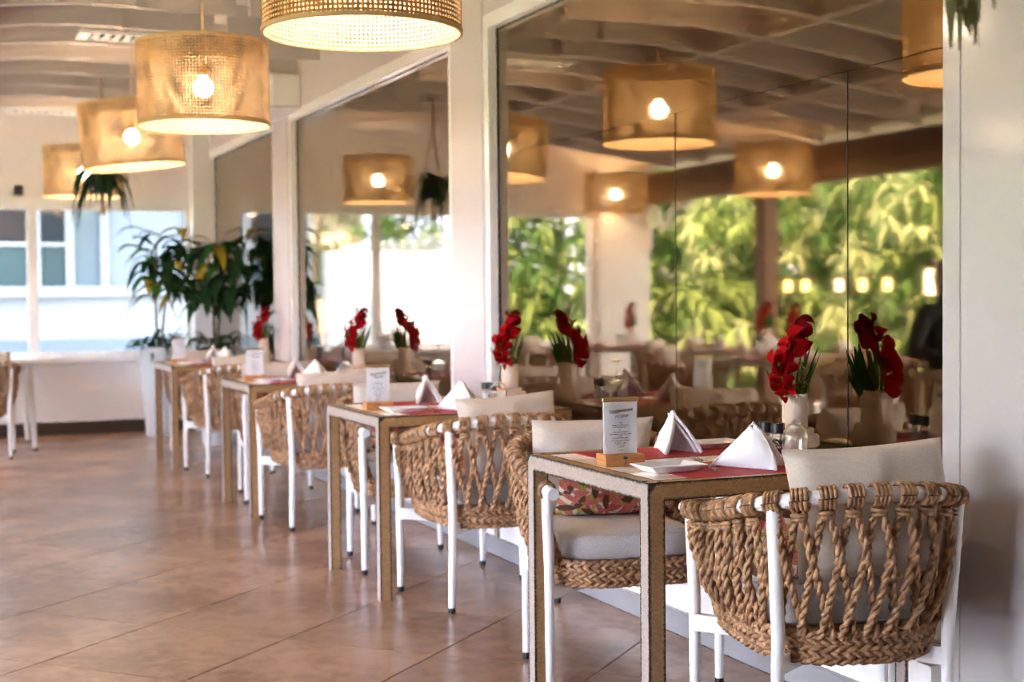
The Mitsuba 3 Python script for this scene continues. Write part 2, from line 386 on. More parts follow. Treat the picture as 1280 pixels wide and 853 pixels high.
one('drain_pipe', P(tube(arc, 0.035, 10), 'm_white', 40), 'white bent drain pipe on the corner pillar, reflected above the greenery', 'pipe')

# ceiling: deck, joists of two lapped pieces, end brackets, blockings
def zj(x):
    """Height of the joists' bottom edge: level near the glass, bending down towards the terrace."""
    x = np.asarray(x, float)
    d = np.maximum(0.0, 1.05-x)
    return 2.865-0.006*np.maximum(0, x-1.05)**2-0.135*(np.sqrt(d*d+0.09)-0.3)
def strip(x0, x1, y0, y1, h, n, c=0.0):
    xs = np.linspace(x0, x1, n); z = zj(xs)
    V = np.vstack([np.c_[xs, np.full(n, y), z+dz] for y, dz in ((y0, 0), (y1, 0), (y1, h), (y0, h))])
    F = []
    for i in range(n-1):
        for k in range(4):
            a, b = k*n+i, ((k+1) % 4)*n+i
            F.append([a, b, b+1, a+1])
    F = np.array(F); F = np.vstack([F[:, [0, 2, 1]], F[:, [0, 3, 2]]])
    e = n-1
    F = np.vstack([F, [[0, n, 2*n], [0, 2*n, 3*n], [e, 2*n+e, n+e], [e, 3*n+e, 2*n+e]]])
    return V, F
HJ = 0.19
struct('ceiling', strip(-2.35, 2.80, -5.0, YB+0.1, 0.06, 24), 'm_deck', 40, label='pale boarded ceiling above the white joists')
scene['ceiling']['to_world'] = T().translate([0, 0, HJ])
jy = np.arange(-4.35, YB-0.2, 0.635)
jy = jy+(8.08-jy[np.argmin(abs(jy-8.08))])
jy = jy[jy < YB-0.12]
for y in jy:
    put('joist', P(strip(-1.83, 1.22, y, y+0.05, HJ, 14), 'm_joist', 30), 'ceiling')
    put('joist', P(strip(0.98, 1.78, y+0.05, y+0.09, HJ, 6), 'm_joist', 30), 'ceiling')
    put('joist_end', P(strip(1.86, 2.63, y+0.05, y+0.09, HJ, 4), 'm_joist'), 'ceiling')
for n_, (y0, y1) in enumerate(zip(jy[:-1], jy[1:])):
    for xb in (-0.72, 0.42):
        x = xb+0.02*((n_ % 3)-1)
        z = float(zj(x))
        put('blocking', P(cbox(x, x+0.045, y0+0.05, y1, z, z+HJ, 0.0), 'm_joist'), 'ceiling')

# ------------------------------------------------------------------ pendant lamps
R_, H_ = 0.323, 0.415
def strips():
    nv, nh, ns = 132, 28, 88
    b = MB()
    for i in range(nv):
        a0 = 2*math.pi*i/nv; w = 2*math.pi/nv*0.48
        r = R_+0.0012
        V = [[r*math.cos(a0), r*math.sin(a0), 0], [r*math.cos(a0+w), r*math.sin(a0+w), 0], [r*math.cos(a0+w), r*math.sin(a0+w), H_], [r*math.cos(a0), r*math.sin(a0), H_]]
        b.add(V, [[0, 1, 2, 3]], [[i/nv, 0], [i/nv, 0], [i/nv, 1], [i/nv, 1]])
    for j in range(nh):
        z0 = H_*(j+0.1)/nh; z1 = z0+H_/nh*0.48
        a = np.arange(ns+1)*2*math.pi/ns
        r = R_-0.0012
        V = np.vstack([np.c_[r*np.cos(a), r*np.sin(a), np.full(ns+1, z)] for z in (z0, z1)])
        k = np.arange(ns)
        b.add(V, np.stack([k, k+1, k+ns+2, k+ns+1], 1), np.vstack([np.c_[a/(2*math.pi), np.full(ns+1, z/H_)] for z in (z0, z1)]))
    return b
scene['m_lining'] = {'type': 'principledthin', 'base_color': rgb(0.80, 0.68, 0.47), 'roughness': 0.7, 'diff_trans': 0.25, 'spec_trans': 0.0, 'eta': 1.3}
def lamp_parts():
    b = strips()
    sh = P(b.mesh(), 'm_cane', False, b.uvs())
    rim = lathe([(R_-0.004, 0), (R_+0.005, 0), (R_+0.005, 0.014), (R_-0.004, 0.014), (R_-0.004, 0)], 64)
    spoke = [tube([(0.03*math.cos(a), 0.03*math.sin(a), H_-0.05), (R_*math.cos(a), R_*math.sin(a), H_-0.01)], 0.0025, 6) for a in (0.4, 2.5, 4.6)]
    sock = lathe([(0.0, 0.30), (0.02, 0.30), (0.022, 0.24), (0.018, 0.235), (0.0, 0.235)], 16)
    bulb = lathe([(0.0001, -0.048)]+[(0.048*math.sin(t), -0.048*math.cos(t)) for t in np.linspace(0.25, 2.5, 9)]+[(0.02, 0.06), (0.0001, 0.06)], 20, (0, 0, 0.195))
    v_, f_ = b.mesh(); v_ = v_*np.array([1-0.0042/R_, 1-0.0042/R_, 0.99])+np.array([0, 0, 0.002])
    return [('shade', sh), ('lining', P((v_, f_), 'm_lining'), 'pale inner weave'), ('rim', P(rim, 'm_cord', 40), None, mat()), ('rim', P(rim, 'm_cord', 40), None, mat((0, 0, H_-0.014))),
            ('spoke_frame', P(merge(*spoke), 'm_brass')), ('socket', P(sock, 'm_brass', 40)),
            ('bulb', {**P(bulb, 'm_china', True), 'emitter': {'type': 'area', 'radiance': rgb(LAMP, LAMP*0.74, LAMP*0.50)}})]
def lamp(x, y, zb, label, group, tx=0.0, ty=0.0):
    k = thing('pendant_lamp', label, 'pendant lamp', group)
    M = mat((x, y, zb), 0.35*y, tx, ty)
    place(proto('lamp', lamp_parts), k, M)
    top = (M @ np.array([0, 0, 0.28, 1]))[:3]
    zt = float(zj(x))+HJ
    put('cord', P(tube([top, (x, y, zt)], 0.004, 6), 'm_cord'), k)
    put('ceiling_rose', P(lathe([(0.001, 0), (0.05, 0), (0.05, -0.018), (0.001, -0.022)][::-1], 20, (x, y, zt)), 'm_white'), k)
LX = 1.382
for y, l, tx, ty in ((4.4364, 'large woven cane drum lamp hanging highest in view, nearest the camera', 0, 0), (7.0892, 'woven cane drum lamp with glowing bulb, second from the camera', 0, 0.01),
                 (9.4105, 'tilted woven cane drum lamp, third from the camera, overlapped by the second', 0.03, 0.085), (12.2916, 'woven cane drum lamp farthest back, behind the hanging plant', 0, 0)):
    lamp(LX, y, 2.0891, l, 'cane drum lamps over the tables by the glass', tx, ty)
for y, l in ((13.0, 'cane drum lamp seen reflected in front of the white corner pillar'), (10.10, 'cane drum lamp seen reflected in front of the brown timber post'), (7.2, 'cane drum lamp over the terrace side nearest the camera')):
    lamp(-1.40, y, 2.07, l, 'cane drum lamps over the terrace side', 0.0, 0.05 if y > 12 else 0.0)

# downlights and vents
for x, y in ((-1.47, 8.40), (-1.45, 10.93)):
    k = thing('downlight', 'small round reflected downlight ' + ('nearer the white wall' if y < 9 else 'beside the lamp over the timber post'), 'downlight', 'downlights between the joists')
    z = float(zj(x))-0.012
    put('ring', P(lathe([(0.04, 0), (0.055, 0), (0.055, 0.17), (0.04, 0.17), (0.04, 0)], 20, (x, y, z)), 'm_white'), k)
    put('lens', {**P(lathe([(0.0001, 0.006), (0.04, 0.006)][::-1], 20, (x, y, z)), 'm_china'), 'emitter': {'type': 'area', 'radiance': rgb(1.5, 1.35, 1.1)}}, k)
for x, y, l in ((1.30, 9.05, 'slatted white ceiling vent above the third cane lamp'), (1.12, 12.9, 'slatted ceiling vent near the far wall')):
    k = thing('ceiling_vent', l, 'vent')
    z = float(zj(x))-0.012
    put('frame', P(merge(cbox(x-0.3, x+0.3, y-0.13, y-0.11, z, z+0.02), cbox(x-0.3, x+0.3, y+0.11, y+0.13, z, z+0.02), cbox(x-0.3, x-0.28, y-0.11, y+0.11, z, z+0.02), cbox(x+0.28, x+0.3, y-0.11, y+0.11, z, z+0.02)), 'm_white'), k)
    put('recess', P(cbox(x-0.28, x+0.28, y-0.11, y+0.11, z+0.018, z+0.02), 'm_dark'), k)
    for s in range(9):
        sx = x-0.25+0.0625*s
        put('slat', P(cbox(sx-0.018, sx+0.018, y-0.11, y+0.11, z+0.004, z+0.012), 'm_white'), k)
one('speaker', P(cbox(0.90, 0.975, YB-0.09, YB-0.02, 2.17, 2.255, 0.01), 'm_blackplastic'), 'small black speaker on the rail over the far windows', 'speaker')
k = thing('air_conditioner', 'white wall unit on the band above the glass, behind the second cane lamp', 'air conditioner')
put('casing', P(cbox(2.40, 2.63, 9.9, 10.75, 2.58, 2.83, 0.02), 'm_white'), k)
put('grille', P(cbox(2.396, 2.402, 9.96, 10.69, 2.60, 2.64, 0.002), 'm_skirt'), k)

# ------------------------------------------------------------------ tables
TW_, TL_ = 0.865, 0.769
def face3(b, o, du, dv, dist, us=(0, 0.5, 1), vs=(0, 0.5, 1)):
    side = 1.0 if abs(du[1]) > 0 and abs(dv[2]) > 0 else 0.0  # picks the x-facing faces that get the painted sheen
    """A face split in a grid, whose uv.x is the given distance to the nearest tube edge."""
    o, du, dv = np.array(o, float), np.array(du, float), np.array(dv, float)
    nu, nv = len(us), len(vs)
    V = np.array([o+du*u+dv*v for v in vs for u in us]); D = np.array(dist, float).reshape(-1)
    F = [[j*nu+i, j*nu+i+1, (j+1)*nu+i+1, (j+1)*nu+i] for j in range(nv-1) for i in range(nu-1)]
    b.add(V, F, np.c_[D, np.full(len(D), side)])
S_ = 0.048
def leg_mesh(x, y, h=0.75):
    """Square tube leg with its own corner block; (x, y) its lower corner, in table coordinates."""
    b = MB(); e = S_/2; z1 = h-S_
    col = [[0, e, 0]]*2
    sx, sy = (x < TW_/2), (y < TL_/2)
    for (o, du, inner_at_end) in (((x, y, 0), (S_, 0, 0), sx), ((x+S_, y, 0), (0, S_, 0), sy), ((x+S_, y+S_, 0), (-S_, 0, 0), not sx), ((x, y+S_, 0), (0, -S_, 0), not sy)):
        face3(b, o, du, (0, 0, z1), col, vs=(0, 1))
        o2 = (o[0], o[1], z1)
        g = [[0, e, 0], [0, e, e], [0, 0, 0]] if inner_at_end else [[0, e, 0], [e, e, 0], [0, 0, 0]]
        face3(b, o2, du, (0, 0, S_), g)
    face3(b, (x, y, h), (S_, 0, 0), (0, S_, 0), [[0, 0, 0], [0, e, 0], [0, 0, 0]])
    return b
def apron_mesh(x0, x1, y0, y1, h=0.75):
    b = MB(); e = S_/2; z0 = h-S_; L = max(x1-x0, y1-y0)
    d3 = [[0, 0], [e, e], [0, 0]]
    for o, du in (((x0, y0, z0), (x1-x0, 0, 0)), ((x1, y0, z0), (0, y1-y0, 0)), ((x1, y1, z0), (x0-x1, 0, 0)), ((x0, y1, z0), (0, y0-y1, 0))):
        face3(b, o, du, (0, 0, S_), d3, us=(0, 1))
    for z in (z0, h):
        if x1-x0 > y1-y0:
            face3(b, (x0, y0, z), (x1-x0, 0, 0), (0, y1-y0, 0), d3, us=(0, 1))
        else:
            face3(b, (x0, y0, z), (x1-x0, 0, 0), (0, y1-y0, 0), [[0, e, 0]]*2, vs=(0, 1))
    return b
def table_parts():
    out = []
    for x in (0, TW_-S_):
        for y in (0, TL_-S_):
            b = leg_mesh(x, y)
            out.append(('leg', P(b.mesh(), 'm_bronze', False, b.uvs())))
    for a in ((S_, TW_-S_, 0, S_), (S_, TW_-S_, TL_-S_, TL_), (0, S_, S_, TL_-S_), (TW_-S_, TW_, S_, TL_-S_)):
        b = apron_mesh(*a)
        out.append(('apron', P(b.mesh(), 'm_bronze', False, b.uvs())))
    out.append(('tabletop', P(cbox(S_, TW_-S_, S_, TL_-S_, 0.715, 0.7485, 0.0015), 'm_top'), 'pale stone-look top panel'))
    for x in (0.024, TW_-0.024):
        for y in (0.024, TL_-0.024):
            pass
    return out

# ------------------------------------------------------------------ rope armchair
def spline(P_, n):
    from scipy.interpolate import CubicSpline
    P_ = np.asarray(P_, float); t = np.r_[0, np.cumsum(np.linalg.norm(np.diff(P_, axis=0), axis=1))]
    cs = CubicSpline(t, P_); return cs(np.linspace(0, t[-1], n))
def by_length(C, s):
    t = np.r_[0, np.cumsum(np.linalg.norm(np.diff(C, axis=0), axis=1))]
    s = np.atleast_1d(s)*t[-1]
    return np.stack([np.interp(s, t, C[:, k]) for k in range(3)], 1)
BX, FX, BY, FY = 0.222, 0.278, -0.2375, 0.2375
half = [(-0.284, 0.290, 0.638), (-0.292, 0.12, 0.655), (-0.292, -0.05, 0.683), (-0.272, -0.20, 0.716), (-0.225, -0.275, 0.733), (-0.13, -0.325, 0.747), (0, -0.338, 0.752)]
RAIL = spline(half+[(-x, y, z) for x, y, z in half[-2::-1]], 160)
hb = [(-0.225, 0.235, 0.402), (-0.245, 0.10, 0.400), (-0.245, -0.06, 0.398), (-0.215, -0.19, 0.395), (-0.13, -0.265, 0.392), (0, -0.285, 0.392)]
RING = spline(hb+[(-x, y, z) for x, y, z in hb[-2::-1]], 160)
front = spline([RING[-1], (0.16, 0.275, 0.402), (0, 0.285, 0.402), (-0.16, 0.275, 0.402), RING[0]], 40)
RINGC = np.vstack([RING, front[1:-1]])
NW = 25
def ws(i):
    return 0.034+0.932*i/(NW-1)
def twisted(path, r_off, r_ply, pitch, n=5, phase=0.0, plies=2):
    path = np.asarray(path); L = np.r_[0, np.cumsum(np.linalg.norm(np.diff(path, axis=0), axis=1))]
    t = np.gradient(path, axis=0); t /= np.linalg.norm(t, axis=1, keepdims=True)
    ref = np.array([0.31, 0.17, 0.93]); a = np.cross(t, ref); bad = np.linalg.norm(a, axis=1) < 0.2
    a[bad] = np.cross(t[bad], [1, 0, 0]); a /= np.linalg.norm(a, axis=1, keepdims=True); b = np.cross(t, a)
    out = []
    for k in range(plies):
        ph = phase+2*np.pi*k/plies+2*np.pi*L/pitch
        out.append(tube(path+r_off*(np.cos(ph)[:, None]*a+np.sin(ph)[:, None]*b), r_ply, n, caps=False))
    return merge(*out)
def wrap_mesh(s):
    c = by_length(RAIL, [s-0.003, s, s+0.003]); t = c[2]-c[0]; t /= np.linalg.norm(t)
    a = np.cross(t, [0, 0, 1.0]); a /= np.linalg.norm(a); b = np.cross(t, a)
    ms = []
    for q in range(4):
        off = (q-1.5)*0.0105; ang = np.linspace(0, 2*np.pi, 13)
        ms.append(tube(c[1]+t*(off+0.004*ang[:, None]/6.28)+0.0245*(np.cos(ang)[:, None]*a+np.sin(ang)[:, None]*b), 0.0062, 5, caps=False))
    inw = np.array([-c[1][0], -c[1][1], 0]); inw /= np.linalg.norm(inw)
    cc = c[1]+np.array([0, 0, -0.037]); ang = np.linspace(0, 2*np.pi, 11)
    for dz in (0, -0.010):
        ms.append(tube(cc+[0, 0, dz]+0.017*np.cos(ang)[:, None]*t+0.012*np.sin(ang)[:, None]*inw, 0.0058, 5, caps=False))
    return merge(*ms)
def strand_mesh(i, side, rs):
    s = ws(i); pit = 1.0/NW
    back = np.exp(-((s-0.5)/0.24)**4)
    e = np.clip(s+side*pit*(0.30+1.0*back)+rs.uniform(-.12, .12)*pit, 0.012, 0.988)
    p0 = by_length(RAIL, s+side*0.10*pit)[0]+[0, 0, -0.03]; p1 = by_length(RING, e)[0]
    u = np.linspace(0, 1, 22)[:, None]
    path = p0+(p1-p0)*u
    out = np.array([path[:, 0].mean(), path[:, 1].mean(), 0]); out /= np.linalg.norm(out)
    path = path+out*(0.020*np.sin(np.pi*u)+side*0.0055*np.sin(2*np.pi*u*1.0))+rs.normal(0, 0.002, (1, 3))*np.sin(np.pi*u)
    return twisted(path, 0.0062, 0.0070, 0.060*rs.uniform(.85, 1.15), 5, rs.uniform(0, 6))
def chair_meshes():
    rs = np.random.default_rng(3)
    out = {}
    legs = []
    for sx in (-1, 1):
        legs.append(tube([(sx*(BX+0.004), BY-0.004, 0.02), (sx*BX, BY-0.015, 0.40), (sx*(BX+0.018), BY-0.03, 0.728)], [0.0135, 0.017, 0.018], 14))
        legs.append(tube([(sx*FX, FY, 0.02), (sx*FX, FY+0.002, 0.40), (sx*(FX+0.008), FY+0.006, 0.643)], [0.0135, 0.017, 0.018], 14))
    out['legs'] = legs
    feet = []
    for sx in (-1, 1):
        feet.append(lathe([(0.0001, 0.0), (0.012, 0.0), (0.0142, 0.004), (0.0142, 0.022), (0.0001, 0.022)], 12, (sx*(BX+0.004), BY-0.004, 0)))
        feet.append(lathe([(0.0001, 0.0), (0.012, 0.0), (0.0142, 0.004), (0.0142, 0.022), (0.0001, 0.022)], 12, (sx*FX, FY, 0)))
    out['feet'] = feet
    out['rail'] = tube(np.vstack([RAIL[0]+(RAIL[0]-RAIL[1])*2, RAIL[::2], RAIL[-1]+(RAIL[-1]-RAIL[-2])*2]), 0.0185, 14)
    br = []
    for sx in (-1, 1):
        p, q = np.array([sx*FX, FY, 0]), np.array([-sx*BX, BY-0.01, 0]); d = (q-p)/np.linalg.norm(q-p); nrm = np.array([-d[1], d[0], 0])*0.013
        zb = 0.0 if sx > 0 else 0.001
        V = np.array([x+dz for x in (p-nrm, p+nrm, q-nrm, q+nrm) for dz in ([0, 0, 0.305+zb], [0, 0, 0.350+zb])])
        h = trimesh.convex.convex_hull(V); br.append((np.array(h.vertices), np.array(h.faces)))
    out['braces'] = br
    out['wraps'] = [wrap_mesh(ws(i)) for i in range(NW)]
    out['strands'] = [strand_mesh(i, sd, rs) for i in range(NW) for sd in (-1, 1)]
    band = []
    for q in range(5):
        C = RINGC.copy(); C[:, 2] += 0.010-0.0165*q; sc_ = 1.0-0.012*q; C[:, :2] *= sc_
        C = by_length(np.vstack([C, C[:1]]), np.linspace(0, 1, 130))
        band.append(twisted(C, 0.0068, 0.0078, 0.052 if q % 2 else -0.058, 5, q*1.3+rs.uniform(0, 6)))
    out['band'] = merge(*band)
    n = 26
    ang = np.linspace(0, 2*np.pi, 48, endpoint=False)
    def outline(k):
        return np.c_[np.sign(np.cos(ang))*abs(np.cos(ang))**0.45*0.225*k, np.sign(np.sin(ang))*abs(np.sin(ang))**0.45*0.225*k+0.01]
    rows = [(0.90, 0.408), (0.985, 0.418), (1.0, 0.434), (1.0, 0.466), (0.985, 0.482), (0.93, 0.494), (0.6, 0.501), (0.02, 0.502)]
    V = np.vstack([np.c_[outline(k), np.full(48, z)] for k, z in rows]); F = []
    for i in range(len(rows)-1):
        for k in range(48):
            F.append([i*48+k, i*48+(k+1) % 48, (i+1)*48+(k+1) % 48, (i+1)*48+k])
    F = np.array(F); F = np.vstack([F[:, [0, 1, 2]], F[:, [0, 2, 3]]])
    bot = len(V); V = np.vstack([V, [[0, 0.01, 0.408]]]); k = np.arange(48)
    out['pad'] = (V, np.vstack([F, np.stack([(k+1) % 48, k, k*0+bot], 1)]))
    out['base'] = lathe([(0.0001, 0.375), (0.20, 0.375), (0.20, 0.407), (0.0001, 0.407)], 28, (0, 0.0, 0))
    return out
CM = chair_meshes()
def chair_parts(fine):
    m = []
    for i in range(4):
        m.append(('leg', P(CM['legs'][i], 'm_white', 40)))
        m.append(('leg>foot_cap', P(CM['feet'][i], 'm_blackplastic', 40), 'black foot cap'))
    # keep each cap under its own leg
    parts = []
    for i in range(4):
        parts.append((f'leg#{i}', m[2*i][1])); parts.append((f'leg#{i}>foot_cap', m[2*i+1][1], 'black foot cap'))
    parts.append(('rail', P(CM['rail'], 'm_white', 40)))
    for b in CM['braces']:
        parts.append(('brace', P(b, 'm_white')))
    parts.append(('seat_base', P(CM['base'], 'm_rope', 40)))
    parts.append(('rope_band', P(CM['band'], 'm_rope', True), 'twisted rope band under the seat'))
    parts.append(('seat_pad', P(CM['pad'], 'm_seat', 50), 'grey fabric seat pad'))
    if fine:
        parts += [('rail_wrap', P(w, 'm_rope', True)) for w in CM['wraps']]
        parts += [('rope_strand', P(w, 'm_rope', True)) for w in CM['strands']]
    else:
        parts.append(('rope_weave', P(merge(*CM['wraps'], *CM['strands']), 'm_rope', True), 'open weave of twisted brown rope'))
    return parts
def place_chair(root, parts, M):
    at = {}
    for pname, shape, *lab in parts:
        par, _, nm = pname.rpartition('>')
        k = put(nm.split('#')[0], shape, at[par] if par else root, M, label=lab[0] if lab else None, kind='stuff' if nm == 'rope_weave' else None)
        at[pname] = k

def cushion_mesh(w, h, t, seed, n=26):
    u = np.linspace(-1, 1, n); U, V_ = np.meshgrid(u, u, indexing='ij')
    pts, uvs, F = [], [], []
    for s in (1, -1):
        pin = 1-0.055*(1-U**2)*0-0.05*((1-V_**2)*abs(U)**6+(1-U**2)*abs(V_)**6)
        th = t/2*(np.clip(1-U**4, 0, 1)**0.6*np.clip(1-V_**4, 0, 1)**0.6)
        nz = meshkit.fbm(np.stack([U*2.2, V_*2.2, np.full_like(U, s*3.0+seed)], -1), 3)-0.5
        X = U*w/2*(1-0.05*(1-V_**2)*abs(U)**4); Z = V_*h/2*(1-0.05*(1-U**2)*abs(V_)**4)
        Y = s*(th*(1+0.5*nz*1.0))
        pts.append(np.stack([X, Y, Z], -1).reshape(-1, 3)); uvs.append(np.stack([U*w*1.35+s*1.7, V_*h*1.35], -1).reshape(-1, 2))
        k = len(pts)-1
        for i in range(n-1):
            for j in range(n-1):
                q = [i*n+j, (i+1)*n+j, (i+1)*n+j+1, i*n+j+1]
                F.append([x+k*n*n for x in (q if s < 0 else q[::-1])])
    return np.vstack(pts), np.array(F), np.vstack(uvs)
def cushion(cat_label, which, M, group):
    def mk():
        v, f, uv = cushion_mesh(*{'linen': (0.43, 0.335, 0.15, 1), 'tropic': (0.42, 0.205, 0.12, 2)}[which])
        return P((v, f), {'linen': 'm_linen', 'tropic': 'm_tropic'}[which], True, uv)
    one('cushion', proto('cush'+which, mk), cat_label, 'cushion', M, group)

def chair(cx, cy, rz, label, group, fine, lin=None, trop=None, cw=0.0, cdx=0.0, cdz=-0.04):
    k = thing('rope_armchair', label, 'chair', group)
    M = mat((cx, cy, 0), rz)
    place_chair(k, proto('chair_fine' if fine else 'chair', lambda: chair_parts(fine)), M)
    if lin:
        cushion(lin, 'linen', M @ mat((0.03+cdx, -0.195, 0.712+cdz), 0, -0.22) @ mat((0, 0, 0), 0, 0, cw), 'beige linen back cushions')
    if trop:
        cushion(trop, 'tropic', M @ mat((-0.05, -0.085, 0.602), -0.06, -0.30), 'tropical leaf print cushions')
    return k

# ------------------------------------------------------------------ table ware
def napkin_mesh():
    """A tent fold: two stiff, slightly puffed flaps meeting at a ridge from the apex to the tail, open in front (-y)."""
    A, B = np.array([0, -0.005, 0.126]), np.array([0, 0.115, 0.004])
    out = []
    for s in (-1, 1):
        C = np.array([s*0.066, -0.078, 0.003])
        n = 14; V, F = [], []
        idx = {}
        for i in range(n+1):
            for j in range(n+1-i):
                a, b = i/n, j/n; c = 1-a-b
                p = a*A+b*B+c*C
                bulge = 27*a*b*c*0.022+4*a*c*0.010*s*0
                p = p+np.array([s*bulge, -0.3*bulge, bulge*0.4])+np.array([0, -1, 0])*4*a*c*0.012
                idx[i, j] = len(V); V.append(p)
        for i in range(n):
            for j in range(n-i):
                F.append([idx[i, j], idx[i+1, j], idx[i, j+1]])
                if j < n-i-1:
                    F.append([idx[i+1, j], idx[i+1, j+1], idx[i, j+1]])
        V = np.array(V); F = np.array(F)
        # thickness: inner layer set inwards, joined along the rim
        inner = V+np.array([-s*0.007, 0.0015, -0.004])*np.clip(1-0.0*V[:, :1], 0, 1); inner[:, 2] = np.maximum(inner[:, 2], 0.0005)
        m = len(V); tm = trimesh.Trimesh(V, F, process=False)
        e = tm.edges[trimesh.grouping.group_rows(tm.edges_sorted, require_count=1)]
        W = np.vstack([[[a, b, b+m], [a, b+m, a+m]] for a, b in e])
        out.append((np.vstack([V, inner]), np.vstack([F, F[:, ::-1]+m, W])))
        rim = np.array([A*(1-t)+C*t+np.array([0, -1, 0])*4*t*(1-t)*0.012 for t in np.linspace(0.0, 1, 14)])
        out.append(tube(rim+[-s*0.004, 0.001, -0.001], np.linspace(0.0035, 0.006, 14), 7))
        out.append(tube(rim*0.93+[-s*0.012, 0.008, 0.0], np.linspace(0.003, 0.005, 14), 7))
    return merge(*out)
def text_bar(x0, x1, z, h):
    return cbox(x0, x1, -0.0006, 0, z, z+h)
def menu_parts():
    W_, D_, Hb = 0.120, 0.075, 0.034
    base = cbox(-W_/2, W_/2, -D_/2, D_/2, 0, Hb, 0.0015)
    v, f = base
    parts = [('base', P((v, f), 'm_wood', False, np.c_[v[:, 0]*10, v[:, 2]*10]))]
    em = []
    for q, (dx, dz) in enumerate([(-0.008, 0.004), (-0.005, 0.007), (0, 0.0085), (0.005, 0.007), (0.008, 0.004)]):
        em.append(tube([(0, -D_/2-0.0005, 0.021), (dx*0.6, -D_/2-0.0005, 0.021+dz), (dx, -D_/2-0.0005, 0.021+dz*0.55)], 0.0012, 5))
    em.append(tube([(0, -D_/2-0.0005, 0.021), (0.0008, -D_/2-0.0005, 0.009)], 0.0008, 5))
    em.append(cbox(-0.004, 0.004, -D_/2-0.0008, -D_/2, 0.0065, 0.0078))
    parts.append(('base>emblem', P(merge(*em), 'm_ink'), 'small dark palm emblem'))
    sheet = cbox(-0.0525, 0.0525, -0.004, 0.004, Hb-0.004, Hb+0.150, 0.001)
    parts.append(('clear_holder', P(sheet, 'm_glass'), 'clear acrylic holder'))
    parts.append(('card', P(cbox(-0.050, 0.050, -0.0012, 0.0012, Hb, Hb+0.147), 'm_paper')))
    def txt(s_, h, x, z, shear=0.0, rot=0.0, bold=False):
        m = meshkit.text_mesh(s_, h, 0.0004, bold); v = np.array(m.vertices); v[:, 0] -= v[:, 0].mean()*0+(v[:, 0].max()+v[:, 0].min())/2
        v[:, 0] += shear*v[:, 1]
        c, s2 = math.cos(rot), math.sin(rot)
        v[:, :2] = np.c_[v[:, 0]*c-v[:, 1]*s2, v[:, 0]*s2+v[:, 1]*c]
        return np.c_[v[:, 0]+x, -0.0045-v[:, 2], v[:, 1]+z], np.array(m.faces)[:, ::-1]*1
    t = [txt('Suggestions', 0.0092, 0.001, Hb+0.118, 0.28, 0.10), txt('du jour', 0.0092, 0.003, Hb+0.103, 0.28, 0.10)]
    parts.append(('card>title', P(merge(*t), 'm_ink'), 'handwritten title reading Suggestions du jour'))
    bars = []; rs = np.random.default_rng(5)
    for z, w in ((0.087, .010), (0.0795, .054), (0.074, .044), (0.067, .008), (0.061, .050), (0.0545, .066), (0.0495, .012), (0.0435, .048), (0.036, .058), (0.0295, .038), (0.0245, .028)):
        x = -w/2
        while x < w/2-0.001:
            L = min(rs.uniform(0.004, 0.011), w/2-x); bars.append(cbox(x, x+L-0.0012, -0.0046, -0.0041, Hb+z, Hb+z+0.0016)); x += L
    parts.append(('card>menu_lines', P(merge(*bars), 'm_ink'), 'rows of fine print'))
    orn = [tube([(s*0.009, -0.0043, Hb+0.0175), (s*0.004, -0.0043, Hb+0.0195), (0, -0.0043, Hb+0.0172)], 0.0007, 5) for s in (-1, 1)]+[cbox(-0.006, 0.006, -0.0046, -0.0041, Hb+0.0085, Hb+0.0102)]
    parts.append(('card>ornament', P(merge(*orn), 'm_wood', False, None), 'small brown ornament'))
    parts.append(('top_strip', P(cbox(-0.0545, 0.0545, -0.007, 0.007, Hb+0.150, Hb+0.1595, 0.001), 'm_brass'), 'golden wooden top strip'))
    return parts
def vase_parts():
    body = [(0.0001, 0.006), (0.058, 0.006), (0.060, 0.0), (0.062, 0.006), (0.0715, 0.013), (0.0745, 0.016), (0.0745, 0.045), (0.0725, 0.049), (0.058, 0.050), (0.058, 0.066), (0.056, 0.069), (0.039, 0.070), (0.0385, 0.174), (0.0365, 0.176), (0.0345, 0.174), (0.0345, 0.08), (0.0001, 0.08)]
    return [('body', P(lathe(body, 48), 'm_vase', 30))]
def ribbon(base, tip, w, bend, up, n=7, curl=0.0, wprof=None):
    """A folded leaf from base to tip."""
    base, tip = np.array(base, float), np.array(tip, float)
    t = np.linspace(0, 1, n)[:, None]; d = tip-base; L = np.linalg.norm(d)
    path = base+d*t+np.array(up)*bend*np.sin(np.pi*t)
    side = np.cross(d, up); side /= np.linalg.norm(side)+1e-9
    ww = (np.sin(np.pi*(t*0.93+0.05))**0.7 if wprof is None else wprof(t))*w/2
    nrm = np.cross(side, d); nrm /= np.linalg.norm(nrm)+1e-9
    V = np.vstack([path-side*ww+nrm*ww*curl, path, path+side*ww+nrm*ww*curl]); k = np.arange(n-1)
    return V, np.vstack([np.stack([k, k+1, n+k+1, n+k], 1), np.stack([n+k, n+k+1, 2*n+k+1, 2*n+k], 1)])
def quads(m):
    v, f = m
    return v, (np.vstack([f[:, [0, 1, 2]], f[:, [0, 2, 3]]]) if np.asarray(f).shape[1] == 4 else f)
def bract(c, d, size, rs, k=3):
    """A cupped red bract cluster: broad overlapping petals around the direction d."""
    d = np.array(d, float); d /= np.linalg.norm(d); a = np.cross(d, [0.2, 0.9, 0.1]); a /= np.linalg.norm(a); b = np.cross(d, a)
    out = []
    for q in range(k):
        an = q*2*np.pi/k+rs.uniform(-.4, .4); o = np.cos(an)*a+np.sin(an)*b
        out.append(quads(ribbon(np.array(c)-d*size*0.15, np.array(c)+d*size*0.85+o*size*0.45, size*0.95, size*0.22, o, 7, 0.35)))
    return out
